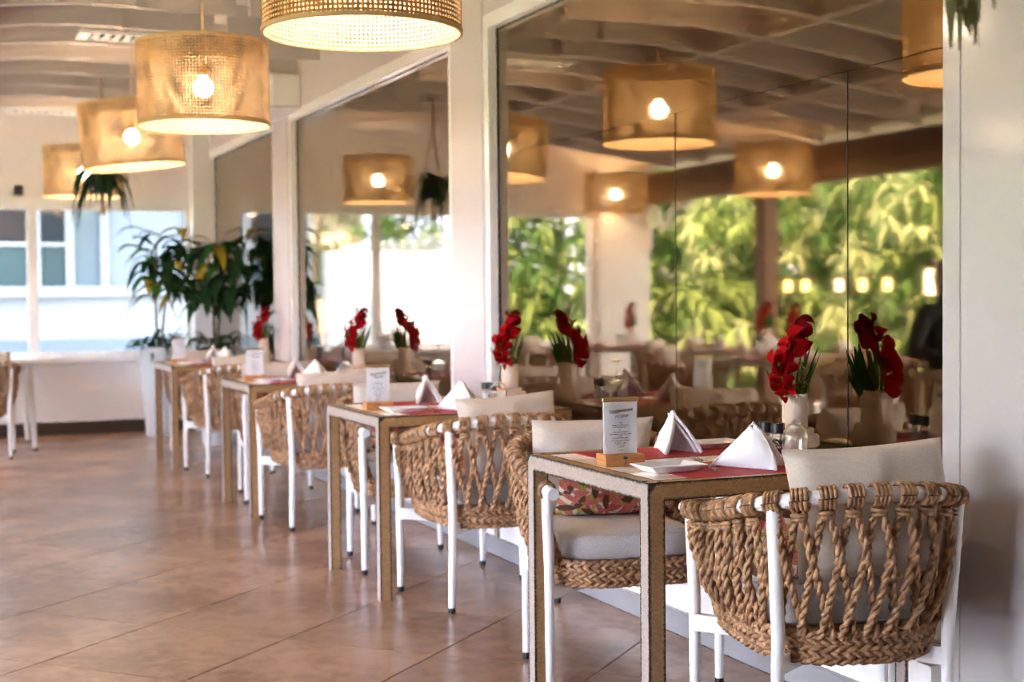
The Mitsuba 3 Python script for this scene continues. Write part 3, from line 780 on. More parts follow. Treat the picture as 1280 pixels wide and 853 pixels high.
def flower_parts():
    rs = np.random.default_rng(11)
    red = []; z0 = 0.165
    for c, d, s in (((-0.040, -0.02, 0.185), (-.45, -.5, .1), .052), ((-0.050, -0.012, 0.205), (-.5, -.2, .6), .058), ((-0.045, -0.012, 0.245), (-.3, -.3, .8), .062), ((-0.048, 0.005, 0.268), (-.1, -.1, .9), .056), ((-0.028, -0.01, 0.300), (.25, -.3, .8), .058)):
        red += bract(c, d, s, rs, 3)
    red += bract((-0.012, -0.006, 0.345), (.9, -.2, .15), .066, rs, 3)+bract((-0.030, -0.006, 0.338), (-.6, -.2, .35), .040, rs, 2)
    dark = bract((0.012, 0.0, 0.392), (.8, -.1, -.45), .056, rs, 3)+bract((0.0, 0.0, 0.395), (.3, .1, .5), .030, rs, 2)
    stem = [tube(spline([(-0.008, 0, 0.09), (-0.03, -0.008, 0.2), (-0.02, -0.006, 0.3), (0.008, 0, 0.39)], 12), 0.004, 6)]
    spike = tube(spline([(0.012, 0.0, 0.10), (0.022, -0.012, 0.24), (0.036, -0.012, 0.33), (0.052, -0.01, 0.395)], 22), np.linspace(0.006, 0.0025, 22)*(1+0.35*np.sin(np.arange(22)*2.4)), 7)
    green = []
    for tx, ty, tz, w in ((0.058, -0.005, 0.325, .026), (0.080, -0.012, 0.318, .026), (0.066, -0.022, 0.285, .026), (0.030, -0.022, 0.300, .026), (0.008, -0.026, 0.305, .022), (0.096, 0.012, 0.312, .018), (0.088, -0.01, 0.295, .016), (0.04, 0.02, 0.31, .018), (-0.01, 0.025, 0.30, .02)):
        green.append(quads(ribbon((tx*0.15, ty*0.3, 0.09), (tx, ty, tz), w, 0.01, (-0.3, 0.3, 0.2), 8, 0.5)))
    fill = []
    for cx, cy, n_, hz in ((-0.058, -0.005, 40, 0.225), (0.002, -0.028, 80, 0.225)):
        for q in range(n_):
            p = np.array([cx+rs.normal(0, .012), cy+rs.normal(0, .006), hz+rs.uniform(-.055, .05)])
            o = rs.normal(0, 1, 3); o /= np.linalg.norm(o)
            fill.append(quads(ribbon(p, p+o*0.012, .008, .001, (0.3, 0.2, 0.9), 3)))
        fill.append(tube([(cx*0.2, 0, 0.1), (cx, cy, hz+0.03)], 0.0015, 5))
    back = []
    for q in range(14):
        a = rs.uniform(-1, 1)
        back.append(quads(ribbon((0.0, 0.01, 0.10), (a*0.09, 0.035+rs.uniform(0, .03), 0.27+rs.uniform(0, .05)-abs(a)*.05), .008, .01, (0, 0.5, 0.3), 5)))
    return [('red_bracts', P(merge(*red), 'm_petal', True), 'dark red waxy bracts'), ('drooping_petals', P(merge(*dark), 'm_petal_dark', True)), ('stem', P(merge(*stem), 'm_leaf_vase', True)), ('spike', P(spike, 'm_spike', True), 'pinkish red curved spike'),
            ('green_blades', P(merge(*green), 'm_leaf_vase', True)), ('filler_sprigs', P(merge(*fill), 'm_leaf_filler')), ('fine_leaves', P(merge(*back), 'm_leaf_vase', True))]
def glass_parts():
    """Wine glass standing upside down on its rim."""
    o = [(0.031, 0.0), (0.0345, 0.02), (0.0385, 0.05), (0.0385, 0.065), (0.033, 0.085), (0.020, 0.101), (0.008, 0.110), (0.0045, 0.118), (0.0038, 0.14), (0.0042, 0.172), (0.010, 0.1785), (0.034, 0.183), (0.0350, 0.1843), (0.034, 0.1855), (0.0001, 0.1865)]
    i = [(0.0001, 0.106), (0.010, 0.103), (0.019, 0.0975), (0.0315, 0.0835), (0.0371, 0.065), (0.0371, 0.05), (0.0332, 0.02), (0.0298, 0.0), (0.031, 0.0)]
    return [('glass_body', P(lathe(i[:-1]+o, 40), 'm_glass', True))]
def mill_parts(kind):
    body = [(0.0001, 0.001), (0.019, 0.001), (0.0195, 0.004), (0.0195, 0.062), (0.017, 0.066), (0.0001, 0.066)]
    fill = [(0.0001, 0.005), (0.016, 0.005), (0.016, 0.048 if kind == 'pepper' else 0.052), (0.0001, 0.048)]
    cap = [(0.0001, 0.066), (0.0205, 0.066), (0.021, 0.069), (0.021, 0.094), (0.0195, 0.0965), (0.0001, 0.0965)]
    if kind == 'pepper':
        rs = np.random.default_rng(2); ms = []
        for q in range(150):
            a, r, z = rs.uniform(0, 6.28), 0.0155*math.sqrt(rs.uniform(0.3, 1)), rs.uniform(0.005, 0.05)
            s = trimesh.creation.icosphere(subdivisions=0, radius=0.0024); ms.append((np.array(s.vertices)+[r*math.cos(a), r*math.sin(a), z], np.array(s.faces)))
        inner = P(merge(*ms), 'm_blackplastic')
    else:
        inner = P(lathe(fill, 20), 'm_cloth', 40)
    return [('jar', P(lathe(body, 28), 'm_glass', 40)), ('cap', P(lathe(cap, 28), 'm_blackplastic', 40), 'black screw cap'), ('peppercorns' if kind == 'pepper' else 'salt_fill', inner)]
def plate_mesh():
    W_, L_ = 0.175, 0.125
    def ring(w, l, z):
        return [(-w, -l, z), (w, -l, z), (w, l, z), (-w, l, z)]
    V = np.array(ring(.055, .035, 0)+ring(.062, .04, 0.0)+ring(.0875, .0615, .016)+ring(.0875, .0615, .019)+ring(.066, .044, .008)+ring(.05, .03, .007)); F = []
    for i in range(5):
        for k in range(4):
            F.append([i*4+k, i*4+(k+1) % 4, (i+1)*4+(k+1) % 4, (i+1)*4+k])
    F += [[3, 2, 1, 0], [20, 21, 22, 23]]
    return V, np.array(F)
def fork_mesh():
    ms = [tube([(0, y, 0.0045+0.004*math.sin(max(0, y-0.11)*40)) for y in np.linspace(0, 0.13, 10)], np.r_[0.0055, 0.005, 0.004, 0.0032, 0.003, 0.003, 0.003, 0.003, 0.003, 0.004], 8)]
    ms.append(cbox(-0.011, 0.011, 0.128, 0.145, 0.005, 0.008, 0.001))
    for x in (-0.0096, -0.0032, 0.0032, 0.0096):
        ms.append(tube([(x, 0.143, 0.0065), (x, 0.165, 0.007), (x, 0.188, 0.012)], [0.0016, 0.0014, 0.0009], 6))
    return merge(*ms)
def knife_mesh():
    V = np.array([(-.008, 0.09, .002), (.008, .09, .002), (.009, .18, .002), (-.004, .20, .002), (-.008, 0.09, .004), (.008, .09, .004), (.009, .18, .0035), (-.004, .20, .003)])
    h = trimesh.convex.convex_hull(V)
    return merge((np.array(h.vertices), np.array(h.faces)), tube([(0, 0, .0055), (0, .05, .006), (0, .095, .0045)], [.005, .006, .004], 8))

def dressed_table(M, who, grp, rs, near=False):
    """Table ware laid out on a table; offsets in table coordinates from its aisle-side near corner (aisle side x = 0)."""
    tb = thing('dining_table', f'square table with bronze frame and sheen-painted sides, {who}', 'table', grp)
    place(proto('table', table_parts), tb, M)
    Z = 0.7485; on = who.replace('the ', '', 1)
    at = lambda x, y, z=Z, rz=0.0: M @ mat((x, y, z), rz)
    for (x0, x1, y0, y1, s) in ((0.150, 0.76, 0.03, 0.330, 'near'), (0.135, 0.74, 0.472, 0.74, 'far')):
        one('placemat', proto('placemat'+s, lambda: P(cbox(x0, x1, y0, y1, 0, 0.0022, 0.0005), 'm_mat')), f'red woven placemat at the {s} place, {who}', 'placemat', M @ mat((0, 0, Z)), 'red placemats')
    Zm = Z+0.0022
    nm = proto('napkin', lambda: P(napkin_mesh(), 'm_cloth', 40))
    one('napkin', nm, f'white tent-folded napkin on the near placemat, {who}', 'napkin', at(0.414, 0.162, Zm, 0.82), 'folded white napkins')
    one('napkin', nm, f'white tent-folded napkin on the far placemat, {who}', 'napkin', at(0.42, 0.615, Zm, -0.05), 'folded white napkins')
    mk = thing('menu_holder', f'clear menu stand with wooden base, {who}', 'menu holder', 'menu stands on the tables')
    place(proto('menu', menu_parts), mk, at(0.122, 0.388, Z, -0.10))
    vk = thing('vase', f'beige stepped vase against the glass, {who}' if grp.startswith('tables by') else f'beige stepped ceramic vase, {who}', 'vase', 'beige vases on the tables')
    vm = at(0.785, 0.49)
    place(proto('vase', vase_parts), vk, vm)
    fk = thing('flower_arrangement', f'red bracts and green blades in the vase, {who}', 'flowers', 'red flower arrangements')
    place(proto('flower', flower_parts), fk, vm @ mat((0, 0, 0.0), 0 if near else rs.uniform(-.5, .5)))
    gk = thing('wine_glass', f'wine glass standing upside down, {who}', 'wine glass', 'upturned wine glasses')
    place(proto('glass', glass_parts), gk, at(0.640, 0.278, Z+0.0022))
    pk = thing('pepper_mill', f'dark pepper jar with black cap, {who}', 'pepper mill', 'pepper jars'); place(proto('pepper', lambda: mill_parts('pepper')), pk, at(0.658, 0.395))
    sk = thing('salt_mill', f'white salt jar with black cap, {who}', 'salt mill', 'salt jars'); place(proto('salt', lambda: mill_parts('salt')), sk, at(0.650, 0.446))
    pl = proto('plate', lambda: P(plate_mesh(), 'm_china', 25))
    one('side_plate', pl, f'white square side plate on the near half, {who}', 'plate', at(0.175, 0.205, Zm, 0.05), 'white side plates')
    one('side_plate', pl, f'white side plate at the far glass-side corner, {who}', 'plate', at(0.60, 0.66, Zm, 0.05), 'white side plates')
    one('fork', proto('fork', lambda: P(fork_mesh(), 'm_steel', 40)), f'steel fork resting on the side plate, {who}', 'fork', at(0.258, 0.085, Zm+0.003, -0.16) @ mat((0, 0, 0), 0, 0.085), 'steel forks')
    kn = proto('knife', lambda: P(knife_mesh(), 'm_steel', 40))
    one('knife', kn, f'steel knife laid on the far placemat, {who}', 'knife', at(0.20, 0.50, Zm, 0.05), 'steel knives')
    return tb

rs = np.random.default_rng(21)
TY = [3.1767, 5.4278, 7.7691, 10.2649]
XT = 1.7397
WHO = ['the nearest table', 'the second table by the glass', 'the third table by the glass', 'the farthest table by the glass']
for q in range(4):
    dressed_table(mat((XT, TY[q], 0)), WHO[q], 'tables by the glass front', rs, q == 0)
def chair_at(backleft, phi, **k):
    """phi: turned clockwise, radians; the chair faces +y; given its back-left leg's foot."""
    f_, r_ = np.array([math.sin(phi), math.cos(phi)]), np.array([math.cos(phi), -math.sin(phi)])
    c = np.array(backleft)+r_*(BX+0.004)+f_*(-BY+0.004)
    chair(c[0], c[1], -phi, **k)
def chair_facing(backaisle, phi, **k):
    """the chair faces -y turned by phi; given the foot of its rear leg on the aisle side."""
    f_ = np.array([-math.sin(phi), -math.cos(phi)]); r_ = np.array([math.cos(phi), -math.sin(phi)])
    c = np.array(backaisle)+r_*(BX+0.004)+f_*(-BY+0.004)
    chair(c[0], c[1], math.pi-phi, **k)
near_pos = [((1.93, 2.889), 0.227), ((1.926, 5.108), 0.01), ((1.85, 7.288), 0.0), ((1.884, 9.728), -0.02)]
far_pos = [((1.916, 4.364), 0.16), ((1.924, 6.47), 0.05), ((1.92, 8.86), 0.03), ((1.92, 11.36), 0.03)]
for q in range(4):
    chair_at(*near_pos[q], label=f'white-framed rope armchair seen from behind at {WHO[q]}', group='rope armchairs by the glass front', fine=q < 2,
             lin=f'beige linen cushion in the back-turned armchair at {WHO[q]}', trop=f'leaf print cushion in the back-turned armchair at {WHO[q]}', cdx=0.015, cw=-0.05, cdz=-0.02 if q == 0 else -0.035)
    chair_facing(*far_pos[q], label=f'white-framed rope armchair facing the camera across {WHO[q]}', group='rope armchairs by the glass front', fine=q < 1,
             lin=f'beige linen cushion in the armchair behind {WHO[q]}', trop=f'leaf print cushion in the armchair behind {WHO[q]}', cdx=-0.02, cdz=-0.055 if q == 0 else -0.045)

# ------------------------------------------------------------------ terrace-side tables (seen in the glass)
LT = [((-0.74, 6.57), 0.12, 'the reflected table by the person'), ((-0.62, 8.95), 0.78, 'the reflected table below the lanterns'),
      ((-1.35, 10.45), 0.78, 'the reflected table by the post'), ((-0.82, 12.0), 0.78, 'the reflected table by the pillar')]
for q, ((cx, cy), a, who) in enumerate(LT):
    M = mat((cx, cy, 0), -a) @ mat((TW_/2, TL_/2, 0), math.pi)
    dressed_table(M, who, 'tables on the terrace side', rs)
    for s in (-1, 1):
        d = np.array([math.sin(a), math.cos(a)])*s
        if q == 0 and s > 0:
            continue
        c = np.array([cx, cy])+d*0.66
        rz = -a+(math.pi if s > 0 else 0)
        side = 'window' if s > 0 else 'aisle'
        chair(c[0], c[1], rz, label=f'rope armchair on the {side} side of {who}', group='rope armchairs on the terrace side', fine=False,
              lin=f'beige cushion in the {side} side armchair of {who}', trop=f'leaf print cushion in the {side} side armchair of {who}' if s > 0 else None)
k = thing('white_table', 'white table under the far windows at the left picture edge', 'table')
put('tabletop', P(cbox(0.15, 1.0, 12.10, 12.90, 0.705, 0.75, 0.006), 'm_white'), k)
for lx, ly in ((0.2, 12.15), (0.945, 12.143), (0.2, 12.86), (0.942, 12.859)):
    l_ = put('leg', P(tube([(lx, ly, 0.02), (0.575+(lx-0.575)*0.90, 12.5+(ly-12.5)*0.93, 0.705)], [0.02, 0.03], 14), 'm_white', 40), k)
    put('foot_cap', P(lathe([(0.0001, 0), (0.019, 0), (0.0205, 0.021), (0.0001, 0.021)], 14, (lx, ly, 0)), 'm_blackplastic', 40), l_)
chair(0.494, 11.80, 0.0, label='rope armchair at the left edge of the picture, near the far windows', group='rope armchairs on the terrace side', fine=False,
      lin='beige linen cushion in the armchair at the left picture edge')

# ------------------------------------------------------------------ person in black
def capsule_chain(segs):
    import manifold3d as m3
    out = None
    for (p, r), (q, s) in segs:
        a = m3.Manifold.sphere(r, 20).translate([float(x) for x in p]); b = m3.Manifold.sphere(s, 20).translate([float(x) for x in q])
        h = m3.Manifold.batch_hull([a, b]); out = h if out is None else out+h
    out = out.refine_to_length(0.025)
    m = out.to_mesh(); t = trimesh.Trimesh(m.vert_properties[:, :3], m.tri_verts, process=True)
    trimesh.smoothing.filter_taubin(t, lamb=0.5, nu=0.53, iterations=12)
    return np.array(t.vertices), np.array(t.faces)
pk = thing('person', 'dark haired person in black sitting at a table, reflected at the edge of the glass', 'person')
PM = mat((-0.86, 7.24, 0), math.pi+0.12) @ mat((0, 0, 0), 0)
# local: faces +y, seat at z 0.5
hip = [(-.10, 0, .60), (.10, 0, .60)]
def mirror(seglist):
    return seglist+[(((-a[0][0], *a[0][1:]), a[1]), ((-b[0][0], *b[0][1:]), b[1])) for a, b in seglist]
torso = [(((0, -.02, .62), .15), ((0, -.05, .85), .135)), (((0, -.05, .85), .135), ((0, -.02, 1.02), .13)), (((-.17, -.02, 1.09), .07), ((.17, -.02, 1.09), .07)), (((-.10, -.03, .95), .11), ((.10, -.03, .95), .11)), (((0, -.02, 1.10), .07), ((0, .0, 1.19), .055)), (((-.09, 0, .60), .12), ((.09, 0, .60), .12))]
legs = mirror([(((-.10, 0, .58), .10), ((-.12, .40, .55), .075)), (((-.12, .40, .55), .075), ((-.12, .40, .10), .048)), (((-.12, .40, .07), .045), ((-.12, .52, .045), .035))])
arms = mirror([(((-.20, -.02, 1.08), .062), ((-.33, .05, .86), .050)), (((-.33, .05, .86), .050), ((-.17, .28, .79), .036))])
put('clothed_body', P(capsule_chain(torso+legs+arms), 'm_black', True), pk, PM)
hand = []
for s in (-1, 1):
    w = np.array([s*.16, .30, .785]); k_ = np.array([s*.13, .37, .775])
    hand += [((w, .026), (k_, .030)), ((k_+[s*.022, -.03, 0], .012), (k_+[-s*.035, .0, .005], .010))]
    for q, L in enumerate((.06, .07, .075, .06)):
        b0 = k_+np.array([(q-1.5)*.017, .015, 0]); b1 = b0+np.array([-s*.008, L*.6, .004]); b2 = b1+np.array([-s*.008, L*.4, -.012])
        hand += [((b0, .010), (b1, .009)), ((b1, .009), (b2, .008))]
put('hands', P(capsule_chain(hand), 'm_skin', True), pk, PM)
head = [(((0, .02, 1.315), .088), ((0, .045, 1.25), .062)), (((0, .0, 1.33), .095), ((0, .02, 1.32), .09)), (((0, .0, 1.15), .05), ((0, .02, 1.27), .055)), (((0, .105, 1.29), .012), ((0, .095, 1.325), .010)), (((-.09, .01, 1.29), .018), ((-.09, .01, 1.31), .018)), (((.09, .01, 1.29), .018), ((.09, .01, 1.31), .018)), (((-.02, .100, 1.25), .008), ((.02, .100, 1.25), .008))]
put('head', P(capsule_chain(head), 'm_skin', True), pk, PM)
eyes = []
for s in (-1, 1):
    e = trimesh.creation.icosphere(2, 0.012); eyes.append((np.array(e.vertices)+[s*.034, .098, 1.32], np.array(e.faces)))
put('eyes', P(merge(*eyes), 'm_hair'), pk, PM)
hair = [(((0, -.02, 1.37), .10), ((0, -.04, 1.33), .108)), (((0, -.07, 1.30), .075), ((0, -.09, 1.16), .055)), (((-.07, -.03, 1.34), .05), ((-.085, -.02, 1.22), .03)), (((.07, -.03, 1.34), .05), ((.085, -.02, 1.22), .03))]
put('hair', P(capsule_chain(hair), 'm_hair', True), pk, PM)
chair(-0.86, 7.24, math.pi+0.12, label='rope armchair under the person in black', group='rope armchairs on the terrace side', fine=False)

# ------------------------------------------------------------------ plants
def drooping_leaf(base, az, L, w, rise, droop, n=7):
    t = np.linspace(0, 1, n); d = np.array([math.cos(az), math.sin(az), 0])
    path = np.array(base)+np.outer(L*t*(1-0.25*t), d)+np.outer(L*(rise*t-droop*t*t), [0, 0, 1])
    side = np.array([-d[1], d[0], 0]); ww = (np.sin(np.pi*np.clip(t*0.94+0.04, 0, 1))**0.8*w/2)[:, None]
    lift = np.array([0, 0, 1])*ww*0.35
    V = np.vstack([path-side*ww+lift, path, path+side*ww+lift]); k = np.arange(n-1)
    F = np.vstack([np.stack([k, k+1, n+k+1, n+k], 1), np.stack([n+k, n+k+1, 2*n+k+1, 2*n+k], 1)])
    return quads((V, F))
def potted_tree(x, y, label, stems, zc, seed, wide=0.40):
    r = np.random.default_rng(seed)
    k = thing('potted_tree', label, 'potted plant')
    pr = [(0.0001, 0.0), (0.11, 0.0), (0.12, 0.02), (0.165, 0.78), (0.17, 0.80), (0.155, 0.80), (0.15, 0.76), (0.0001, 0.75)]
    put('pot', P(lathe(pr, 36, (x, y, 0)), 'm_pot', 35), k, label='tall pale grey tapered pot')
    put('soil', P(lathe([(0.151, 0.755), (0.0001, 0.757)], 28, (x, y, 0)), 'm_soil'), k)
    tops = []
    for (dx, dy, h) in stems:
        pts = spline([(x+dx*0.15, y+dy*0.15, 0.75), (x+dx*0.5+r.normal(0, .02), y+dy*0.5, 0.75+(h-0.75)*0.5), (x+dx, y+dy, h)], 12)
        put('stem', P(tube(pts, np.linspace(0.013, 0.009, 12), 8), 'm_trunk', True), k)
        tops.append(pts[-1])
    n_ = 0
    for tp in tops:
        for q in range(40):
            az = r.uniform(0, 6.28); zz = tp[2]+r.uniform(-0.50, 0.10)
            L = r.uniform(0.28, 0.46)*wide/0.40; rise = r.uniform(0.1, 0.8); dr_ = r.uniform(0.45, 1.15)
            m_ = drooping_leaf((tp[0]+r.normal(0, .03), tp[1]+r.normal(0, .03), zz), az, L, r.uniform(0.065, 0.115), rise, dr_)
            m_[0][:, 1] = np.minimum(m_[0][:, 1], YB-0.13); m_[0][:, 0] = np.minimum(m_[0][:, 0], 2.6)
            put('leaf', P(m_, 'm_leaf_yellow' if r.uniform() < 0.10 else ('m_leaf_vase' if r.uniform() < .15 else 'm_leaf_dark'), True), k)
    low = []
    for q in range(60):
        az = r.uniform(0, 6.28); rad = r.uniform(0.02, 0.15)
        low.append(drooping_leaf((x+rad*math.cos(az), y+rad*math.sin(az), 0.76+r.uniform(0, .12)), az, r.uniform(.12, .26), r.uniform(.03, .06), r.uniform(.5, 1.2), r.uniform(.6, 1.2), 5))
    put('undergrowth', P(merge(*low), 'm_leaf_dark', True), k, label='low leaves covering the soil')
potted_tree(2.08, 12.95, 'potted tree with drooping dark leaves in a pale pot in front of the far window', [(0.0, 0.0, 1.72), (0.22, 0.05, 1.74)], 1.5, 5)
potted_tree(2.37, 11.80, 'potted tree with drooping dark leaves standing against the farthest glass pane', [(0.10, 0.0, 1.66), (-0.04, 0.06, 1.60)], 1.5, 9)

def hanging_plant(x, y, zb, label, pale, n=70):
    r = np.random.default_rng(int(y*100))
    k = thing('hanging_plant', label, 'hanging plant')
    zt = float(zj(x))+HJ
    put('pot', P(lathe([(0.0001, 0), (0.06, 0.0), (0.09, 0.05), (0.10, 0.14), (0.092, 0.14), (0.088, 0.12), (0.0001, 0.12)], 24, (x, y, zb)), 'm_blackplastic' if not pale else 'm_vase', 40), k)
    for a in (0.3, 2.4, 4.5):
        put('cord', P(tube([(x+0.098*math.cos(a), y+0.098*math.sin(a), zb+0.135), (x+0.01*math.cos(a), y+0.01*math.sin(a), zb+0.55), (x, y, zt)], 0.007, 6), 'm_macrame'), k)
    ts = [tube([(x, y, zb+0.005), (x+r.normal(0, .008), y+r.normal(0, .008), zb-0.06), (x+r.normal(0, .014), y+r.normal(0, .014), zb-0.16)], 0.006, 5) for q in range(9)]
    put('tassel', P(merge(*ts), 'm_macrame'), k)
    lv = [drooping_leaf((x+r.normal(0, .03), y+r.normal(0, .03), zb+0.13), r.uniform(0, 6.28), r.uniform(.14, .34), r.uniform(.022, .045), r.uniform(.2, 1.2), r.uniform(.7, 1.9), 6) for q in range(n)]
    put('foliage', P(merge(*lv), 'm_leaf_pale' if pale else 'm_leaf_dark', True), k)
hanging_plant(1.36, 10.88, 2.02, 'dark leafy plant hanging from the ceiling in a macrame holder behind the third lamp', False)
# plant whose trailing tips hang in at the top right
k = thing('trailing_plant', 'pale grey-green trailing leaf tips hanging in at the top in front of the white wall', 'hanging plant')
r = np.random.default_rng(4)
px_, py_ = 1.448, 1.66
tr = []
for q in range(30):
    bx, by = px_+r.normal(0, .013), py_+r.normal(0, .013); L = r.uniform(.27, .375)
    tr.append(quads(ribbon((px_+(bx-px_)*.5, py_+(by-py_)*.5, 1.97), (bx+r.normal(0, .010), by+r.normal(0, .010), 1.97-L), .026, .01, (r.normal(), r.normal(), 0.05), 7)))
put('foliage', P(merge(*tr), 'm_leaf_pale', True), k)
put('pot', P(lathe([(0.0001, 1.95), (0.07, 1.95), (0.10, 2.0), (0.11, 2.10), (0.10, 2.10), (0.0001, 2.08)], 24, (px_, py_, 0)), 'm_vase', 40), k)
put('cord', P(tube([(px_, py_, 2.08), (px_, py_, float(zj(px_))+HJ)], 0.004, 6), 'm_macrame'), k)

# ------------------------------------------------------------------ lanterns along the terrace
def lantern_parts(s=1.0):
    body = lathe([(0.0001, 0.0), (0.036*s, 0.0), (0.042*s, 0.015*s), (0.044*s, 0.07*s), (0.042*s, 0.125*s), (0.034*s, 0.14*s), (0.0001, 0.14*s)], 20)
    cap = lathe([(0.0001, 0.14*s), (0.047*s, 0.14*s), (0.047*s, 0.155*s), (0.015*s, 0.185*s), (0.0001, 0.185*s)], 20)
    bars = [tube([(0.049*s*math.cos(a), 0.049*s*math.sin(a), 0.0), (0.049*s*math.cos(a), 0.049*s*math.sin(a), 0.15*s)], 0.0025*s, 5) for a in (0.2, 1.77, 3.34, 4.91)]
    base = lathe([(0.0001, -0.012*s), (0.05*s, -0.012*s), (0.05*s, 0.0), (0.0001, 0.0)], 20)
    return [('cap', P(cap, 'm_tanbeam', 40)), ('cage_bars', P(merge(*bars), 'm_tanbeam')), ('base', P(base, 'm_tanbeam', 40))], body
for q, (y, c) in enumerate(((11.655, (1, .85, .62)), (11.356, (1, .80, .25)), (11.069, (1, .82, .25)), (10.55, (1, .85, .62)), (10.214, (1, .80, .25)), (9.872, (1, .82, .25)), (8.47, (1, .85, .6)))):
    big = q == 6; x = -2.40 if not big else -1.72; s = 0.8 if not big else 1.4; zb = 1.245 if not big else 1.21
    names = ['leftmost small lantern, in front of the timber post', 'second small lantern from the timber post', 'third small lantern from the timber post', 'fourth small lantern from the timber post', 'fifth small lantern from the timber post', 'small lantern farthest from the timber post']
    k = thing('lantern', ('glowing ' + names[q] + ', reflected in the nearest glass') if not big else 'large glowing lantern at the edge of the nearest glass, above the person in black', 'lantern', 'lanterns along the terrace')
    parts, body = proto('lantern%s' % s, lambda: lantern_parts(s))
    LM = mat((x, y, zb))
    place(parts, k, LM)
    g = 0.30
    put('glow_glass', {**P(body, 'm_china', 40), 'emitter': {'type': 'area', 'radiance': rgb(g*c[0], g*c[1], g*c[2])}}, k, LM)
    put('cord', P(tube([(x, y, zb+0.18*s), (x, y, 2.6)], 0.003, 5), 'm_jamb'), k)
struct('ceiling_eave_deepened', merge(cbox(-2.7, -1.83, 5.0, YB+0.1, 2.60, 2.66), cbox(-3.7, -1.83, -5.0, 5.0, 2.60, 2.66)), 'm_deck', label='overhang of the roof above the terrace, deepened unseen at the near end for shade')  # near stretch, out of view, made deeper to shade the upper right wall

# ------------------------------------------------------------------ outside: ground, facade behind the far windows, low wall, house, trees
struct('ground', cbox(-60, 60, -40, 70, -0.5, -0.13), 'm_lawn', label='lawn around the terrace')
struct('terrace', cbox(-4.6, -2.15, -6, YB+4, -0.13, -0.03), 'm_terrace', label='paved terrace strip added outside the timber post for neutral bounce light')  # added over the lawn so the light bounced indoors is neutral
scene['m_terrace'] = two(principled((0.24, 0.235, 0.23), 0.7))
struct('pavement', cbox(-2.15, 6, YB+0.17, 17.5, -0.13, -0.05), 'm_paving', label='paved yard behind the far windows')
YF = 17.5
fk = thing('facade', 'white building opposite the far windows with dark windows above a ledge', 'building')
put('wall', P(merge(cbox(0.55, 6.5, YF, YF+0.3, -0.1, 1.26), cbox(0.55, 6.5, YF, YF+0.3, 2.5, 3.6)), 'm_facade'), fk)
put('ledge', P(cbox(0.5, 6.5, YF-0.18, YF, 1.26, 1.39, 0.01), 'm_facade'), fk)
put('band', P(cbox(0.5, 6.5, YF-0.06, YF, 0.60, 0.76, 0.005), 'm_bluegrey'), fk, label='blue-grey band low on the wall')
def fwin(x0, x1, frame_z, mats, lab):
    w = put('window', P(cbox(x0, x1, YF+0.08, YF+0.1, 1.39, 2.5), mats[0]), fk, label=lab)
    for a in ((x0, x1, 2.44, 2.5), (x0, x0+0.05, 1.39, 2.44), (x1-0.05, x1, 1.39, 2.44)):
        put('frame', P(cbox(a[0], a[1], YF, YF+0.1, a[2], a[3]), 'm_facade'), w)
    if frame_z:
        put('transom', P(cbox(x0+0.05, x1-0.05, YF+0.02, YF+0.1, frame_z, frame_z+0.055), 'm_facade'), w)
        put('curtain', P(cbox(x0+0.05, x1-0.05, YF+0.05, YF+0.08, 1.39, frame_z), mats[1]), w)
scene['m_curtain'] = two(principled((0.07, 0.11, 0.11), 0.9))
scene['m_paleglass'] = two(principled((0.20, 0.26, 0.28), 0.12))
fwin(0.6, 1.42, 1.86, ('m_dark', 'm_curtain'), 'black window')
fwin(1.42, 1.80, 1.86, ('m_darkglass', 'm_curtain'), 'dark glazed window')
fwin(1.80, 2.20, None, ('m_paleglass',), 'pale glazed window')
fwin(2.20, 3.2, None, ('m_paleglass',), 'pale glazed window')
fwin(3.2, 4.6, None, ('m_paleglass',), 'pale glazed window')
put('shade_canopy', P(cbox(0.9, 6.5, 13.7, YF, 3.0, 3.1), 'm_facade'), fk, label='flat slab added to shade the facade')  # unseen slab over the yard, added to keep sun off the facade
one('garden_wall', P(cbox(-1.62, 0.55, 17.0, 17.2, -0.1, 1.80, 0.01), 'm_outwall'), 'sunlit low white garden wall seen in the middle glass front', 'wall')
hk = thing('house', 'tan house beyond the white garden wall, seen in the middle glass front', 'house')
put('walls', P(cbox(-4.0, 0.4, 30, 36, -0.1, 3.2), 'm_house'), hk)
rv = np.array([(-4.4, 29.6, 3.2), (0.8, 29.6, 3.2), (0.8, 36.4, 3.2), (-4.4, 36.4, 3.2), (-4.4, 33, 4.8), (0.8, 33, 4.8)])
put('roof', P((rv, np.array([[0, 1, 5], [0, 5, 4], [2, 3, 4], [2, 4, 5], [3, 0, 4], [1, 2, 5], [0, 2, 1], [0, 3, 2]])), 'm_brownbeam'), hk)
put('window', P(cbox(-3.0, -2.0, 29.97, 30.02, 1.2, 2.4), 'm_darkglass'), hk); put('window', P(cbox(-1.2, -0.2, 29.97, 30.02, 1.2, 2.4), 'm_darkglass'), hk)

